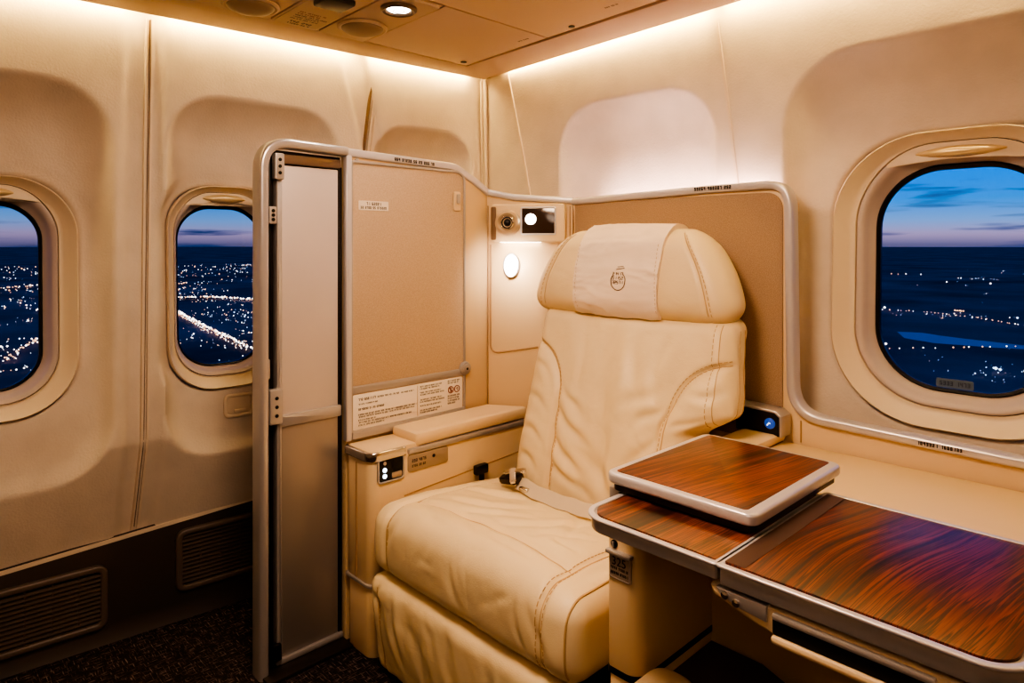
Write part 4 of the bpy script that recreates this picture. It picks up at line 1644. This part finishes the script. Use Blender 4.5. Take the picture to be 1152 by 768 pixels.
# scattered streets and houses, denser along a loose street grid
cnt = 0
while cnt < 6500:
    th = rnd.uniform(math.radians(60), math.radians(205))
    D = 620 * math.exp(rnd.random() * 2.2)
    x, y = D * math.cos(th), D * math.sin(th)
    dens = noise.noise(Vector((x / 260, y / 260, 2.))) + .5 * noise.noise(Vector((x / 80, y / 80, 4.)))
    right = th < math.radians(120)
    if dens < (.46 if right else -.02) + rnd.uniform(-.12, .12):
        continue
    if -420 < x < -130 and 1160 < y < 1310:
        continue
    if rnd.random() < .6:
        g_ = 46.
        if rnd.random() < .5:
            x = round(x / g_) * g_
        else:
            y = round(y / g_) * g_
    lamp(rnd.choice([CW, CW, CO, CO, CB] if not right else [CW, CO, CB, CB]), x, y, (rnd.uniform(.22, .75) if rnd.random() < .88 else rnd.uniform(.8, 1.25)) * (.7 if right else 1))
    cnt += 1
cl = MB()
for mb in (CW, CO, CB):
    cl.add(mb.v, mb.f)
o = link('city_lights', cl, CITYW, sharp=1)
o.data.materials.append(CITYO)
o.data.materials.append(CITYB)
mi = [0] * len(CW.f) + [1] * len(CO.f) + [2] * len(CB.f)
if len(mi) == len(o.data.polygons):
    o.data.polygons.foreach_set('material_index', mi)
tag(o, 'scattered white and amber lights of the night city far below the windows', 'city lights', kind='stuff')

# ------------------------------------------------------------------ sky
wd = bpy.data.worlds.new('dusk_sky')
SC.world = wd
wd.use_nodes = True
nt = wd.node_tree
L = nt.links.new
bg = nt.nodes['Background']
tc = nd(nt, 'ShaderNodeTexCoord')
sx = nd(nt, 'ShaderNodeSeparateXYZ')
L(tc.outputs['Generated'], sx.inputs['Vector'])
ramp = nd(nt, 'ShaderNodeValToRGB')
e = ramp.color_ramp.elements
stops = [(0.0, (86, 84, 118)), (.014, (138, 122, 156)), (.032, (98, 134, 186)), (.058, (34, 122, 200)), (.1, (0, 112, 218)), (.2, (0, 84, 196)), (1., (10, 30, 80))]
e[0].position, e[0].color = stops[0][0], lin(stops[0][1])
e[1].position, e[1].color = stops[-1][0], lin(stops[-1][1])
for p, c in stops[1:-1]:
    k = e.new(p)
    k.color = lin(c)
L(sx.outputs['Z'], ramp.inputs['Fac'])
mp = nd(nt, 'ShaderNodeMapping')
mp.inputs['Scale'].default_value = (3.2, 3.2, 42)
L(tc.outputs['Generated'], mp.inputs['Vector'])
cn = nd(nt, 'ShaderNodeTexNoise', Scale=1.6, Detail=6., Distortion=.3)
L(mp.outputs['Vector'], cn.inputs['Vector'])
cr_ = nd(nt, 'ShaderNodeValToRGB')
cr_.color_ramp.elements[0].position = .53
cr_.color_ramp.elements[0].color = (0, 0, 0, 1)
cr_.color_ramp.elements[1].position = .66
cr_.color_ramp.elements[1].color = (1, 1, 1, 1)
L(cn.outputs['Fac'], cr_.inputs['Fac'])
mxc = nd(nt, 'ShaderNodeMix', _data_type='RGBA')
L(cr_.outputs['Color'], mxc.inputs['Factor'])
L(ramp.outputs['Color'], mxc.inputs['A'])
mxc.inputs['B'].default_value = lin((38, 58, 104))
# darker towards the side of the left windows
dk = nd(nt, 'ShaderNodeMapRange')
dk.inputs['From Min'].default_value = -1.
dk.inputs['From Max'].default_value = -.55
dk.inputs['To Min'].default_value = .8
dk.inputs['To Max'].default_value = 1.
L(sx.outputs['X'], dk.inputs['Value'])
mul = nd(nt, 'ShaderNodeVectorMath', _operation='SCALE')
L(mxc.outputs['Result'], mul.inputs[0])
L(dk.outputs['Result'], mul.inputs['Scale'])
L(mul.outputs['Vector'], bg.inputs['Color'])
bg.inputs['Strength'].default_value = 1.8


# ------------------------------------------------------------------ lamps, with added key and fill light
def area(name, loc, target, size, power, color):
    d = bpy.data.lights.new(name, 'AREA')
    d.shape = 'DISK'
    d.size = size
    d.energy = power
    d.color = color
    o = bpy.data.objects.new(name, d)
    COL.objects.link(o)
    o.location = loc
    o.rotation_euler = (Vector(target) - Vector(loc)).to_track_quat('-Z', 'Y').to_euler()
    return o


area('key_light', (-.80, .55, 1.77), (-.95, .75, 0), .40, 18.5, (1., .725, .50))  # unseen key light added over the seat, no fitting in the ceiling
area('fill_light', (.1, -.3, 1.76), (-1.3, .9, .9), .7, 8.0, (1., .75, .56))  # unseen fill light added behind the camera to lift the dark parts
area('lamp_glow', FD(.10, 1.10, .10), FD(.10, .9, -.3), .05, .6, (1., .88, .76))
area('downlight_glow', (-1.546, 1.055, 1.775), (-1.5, 1.05, 0), .05, 1.5, (1., .9, .78))

SC.view_settings.view_transform = 'AgX'
SC.view_settings.look = 'AgX - High Contrast'
SC.view_settings.exposure = -.2
SC.cycles.max_bounces = 8
SC.cycles.use_denoising = True
SC.cycles.sample_clamp_indirect = 6.
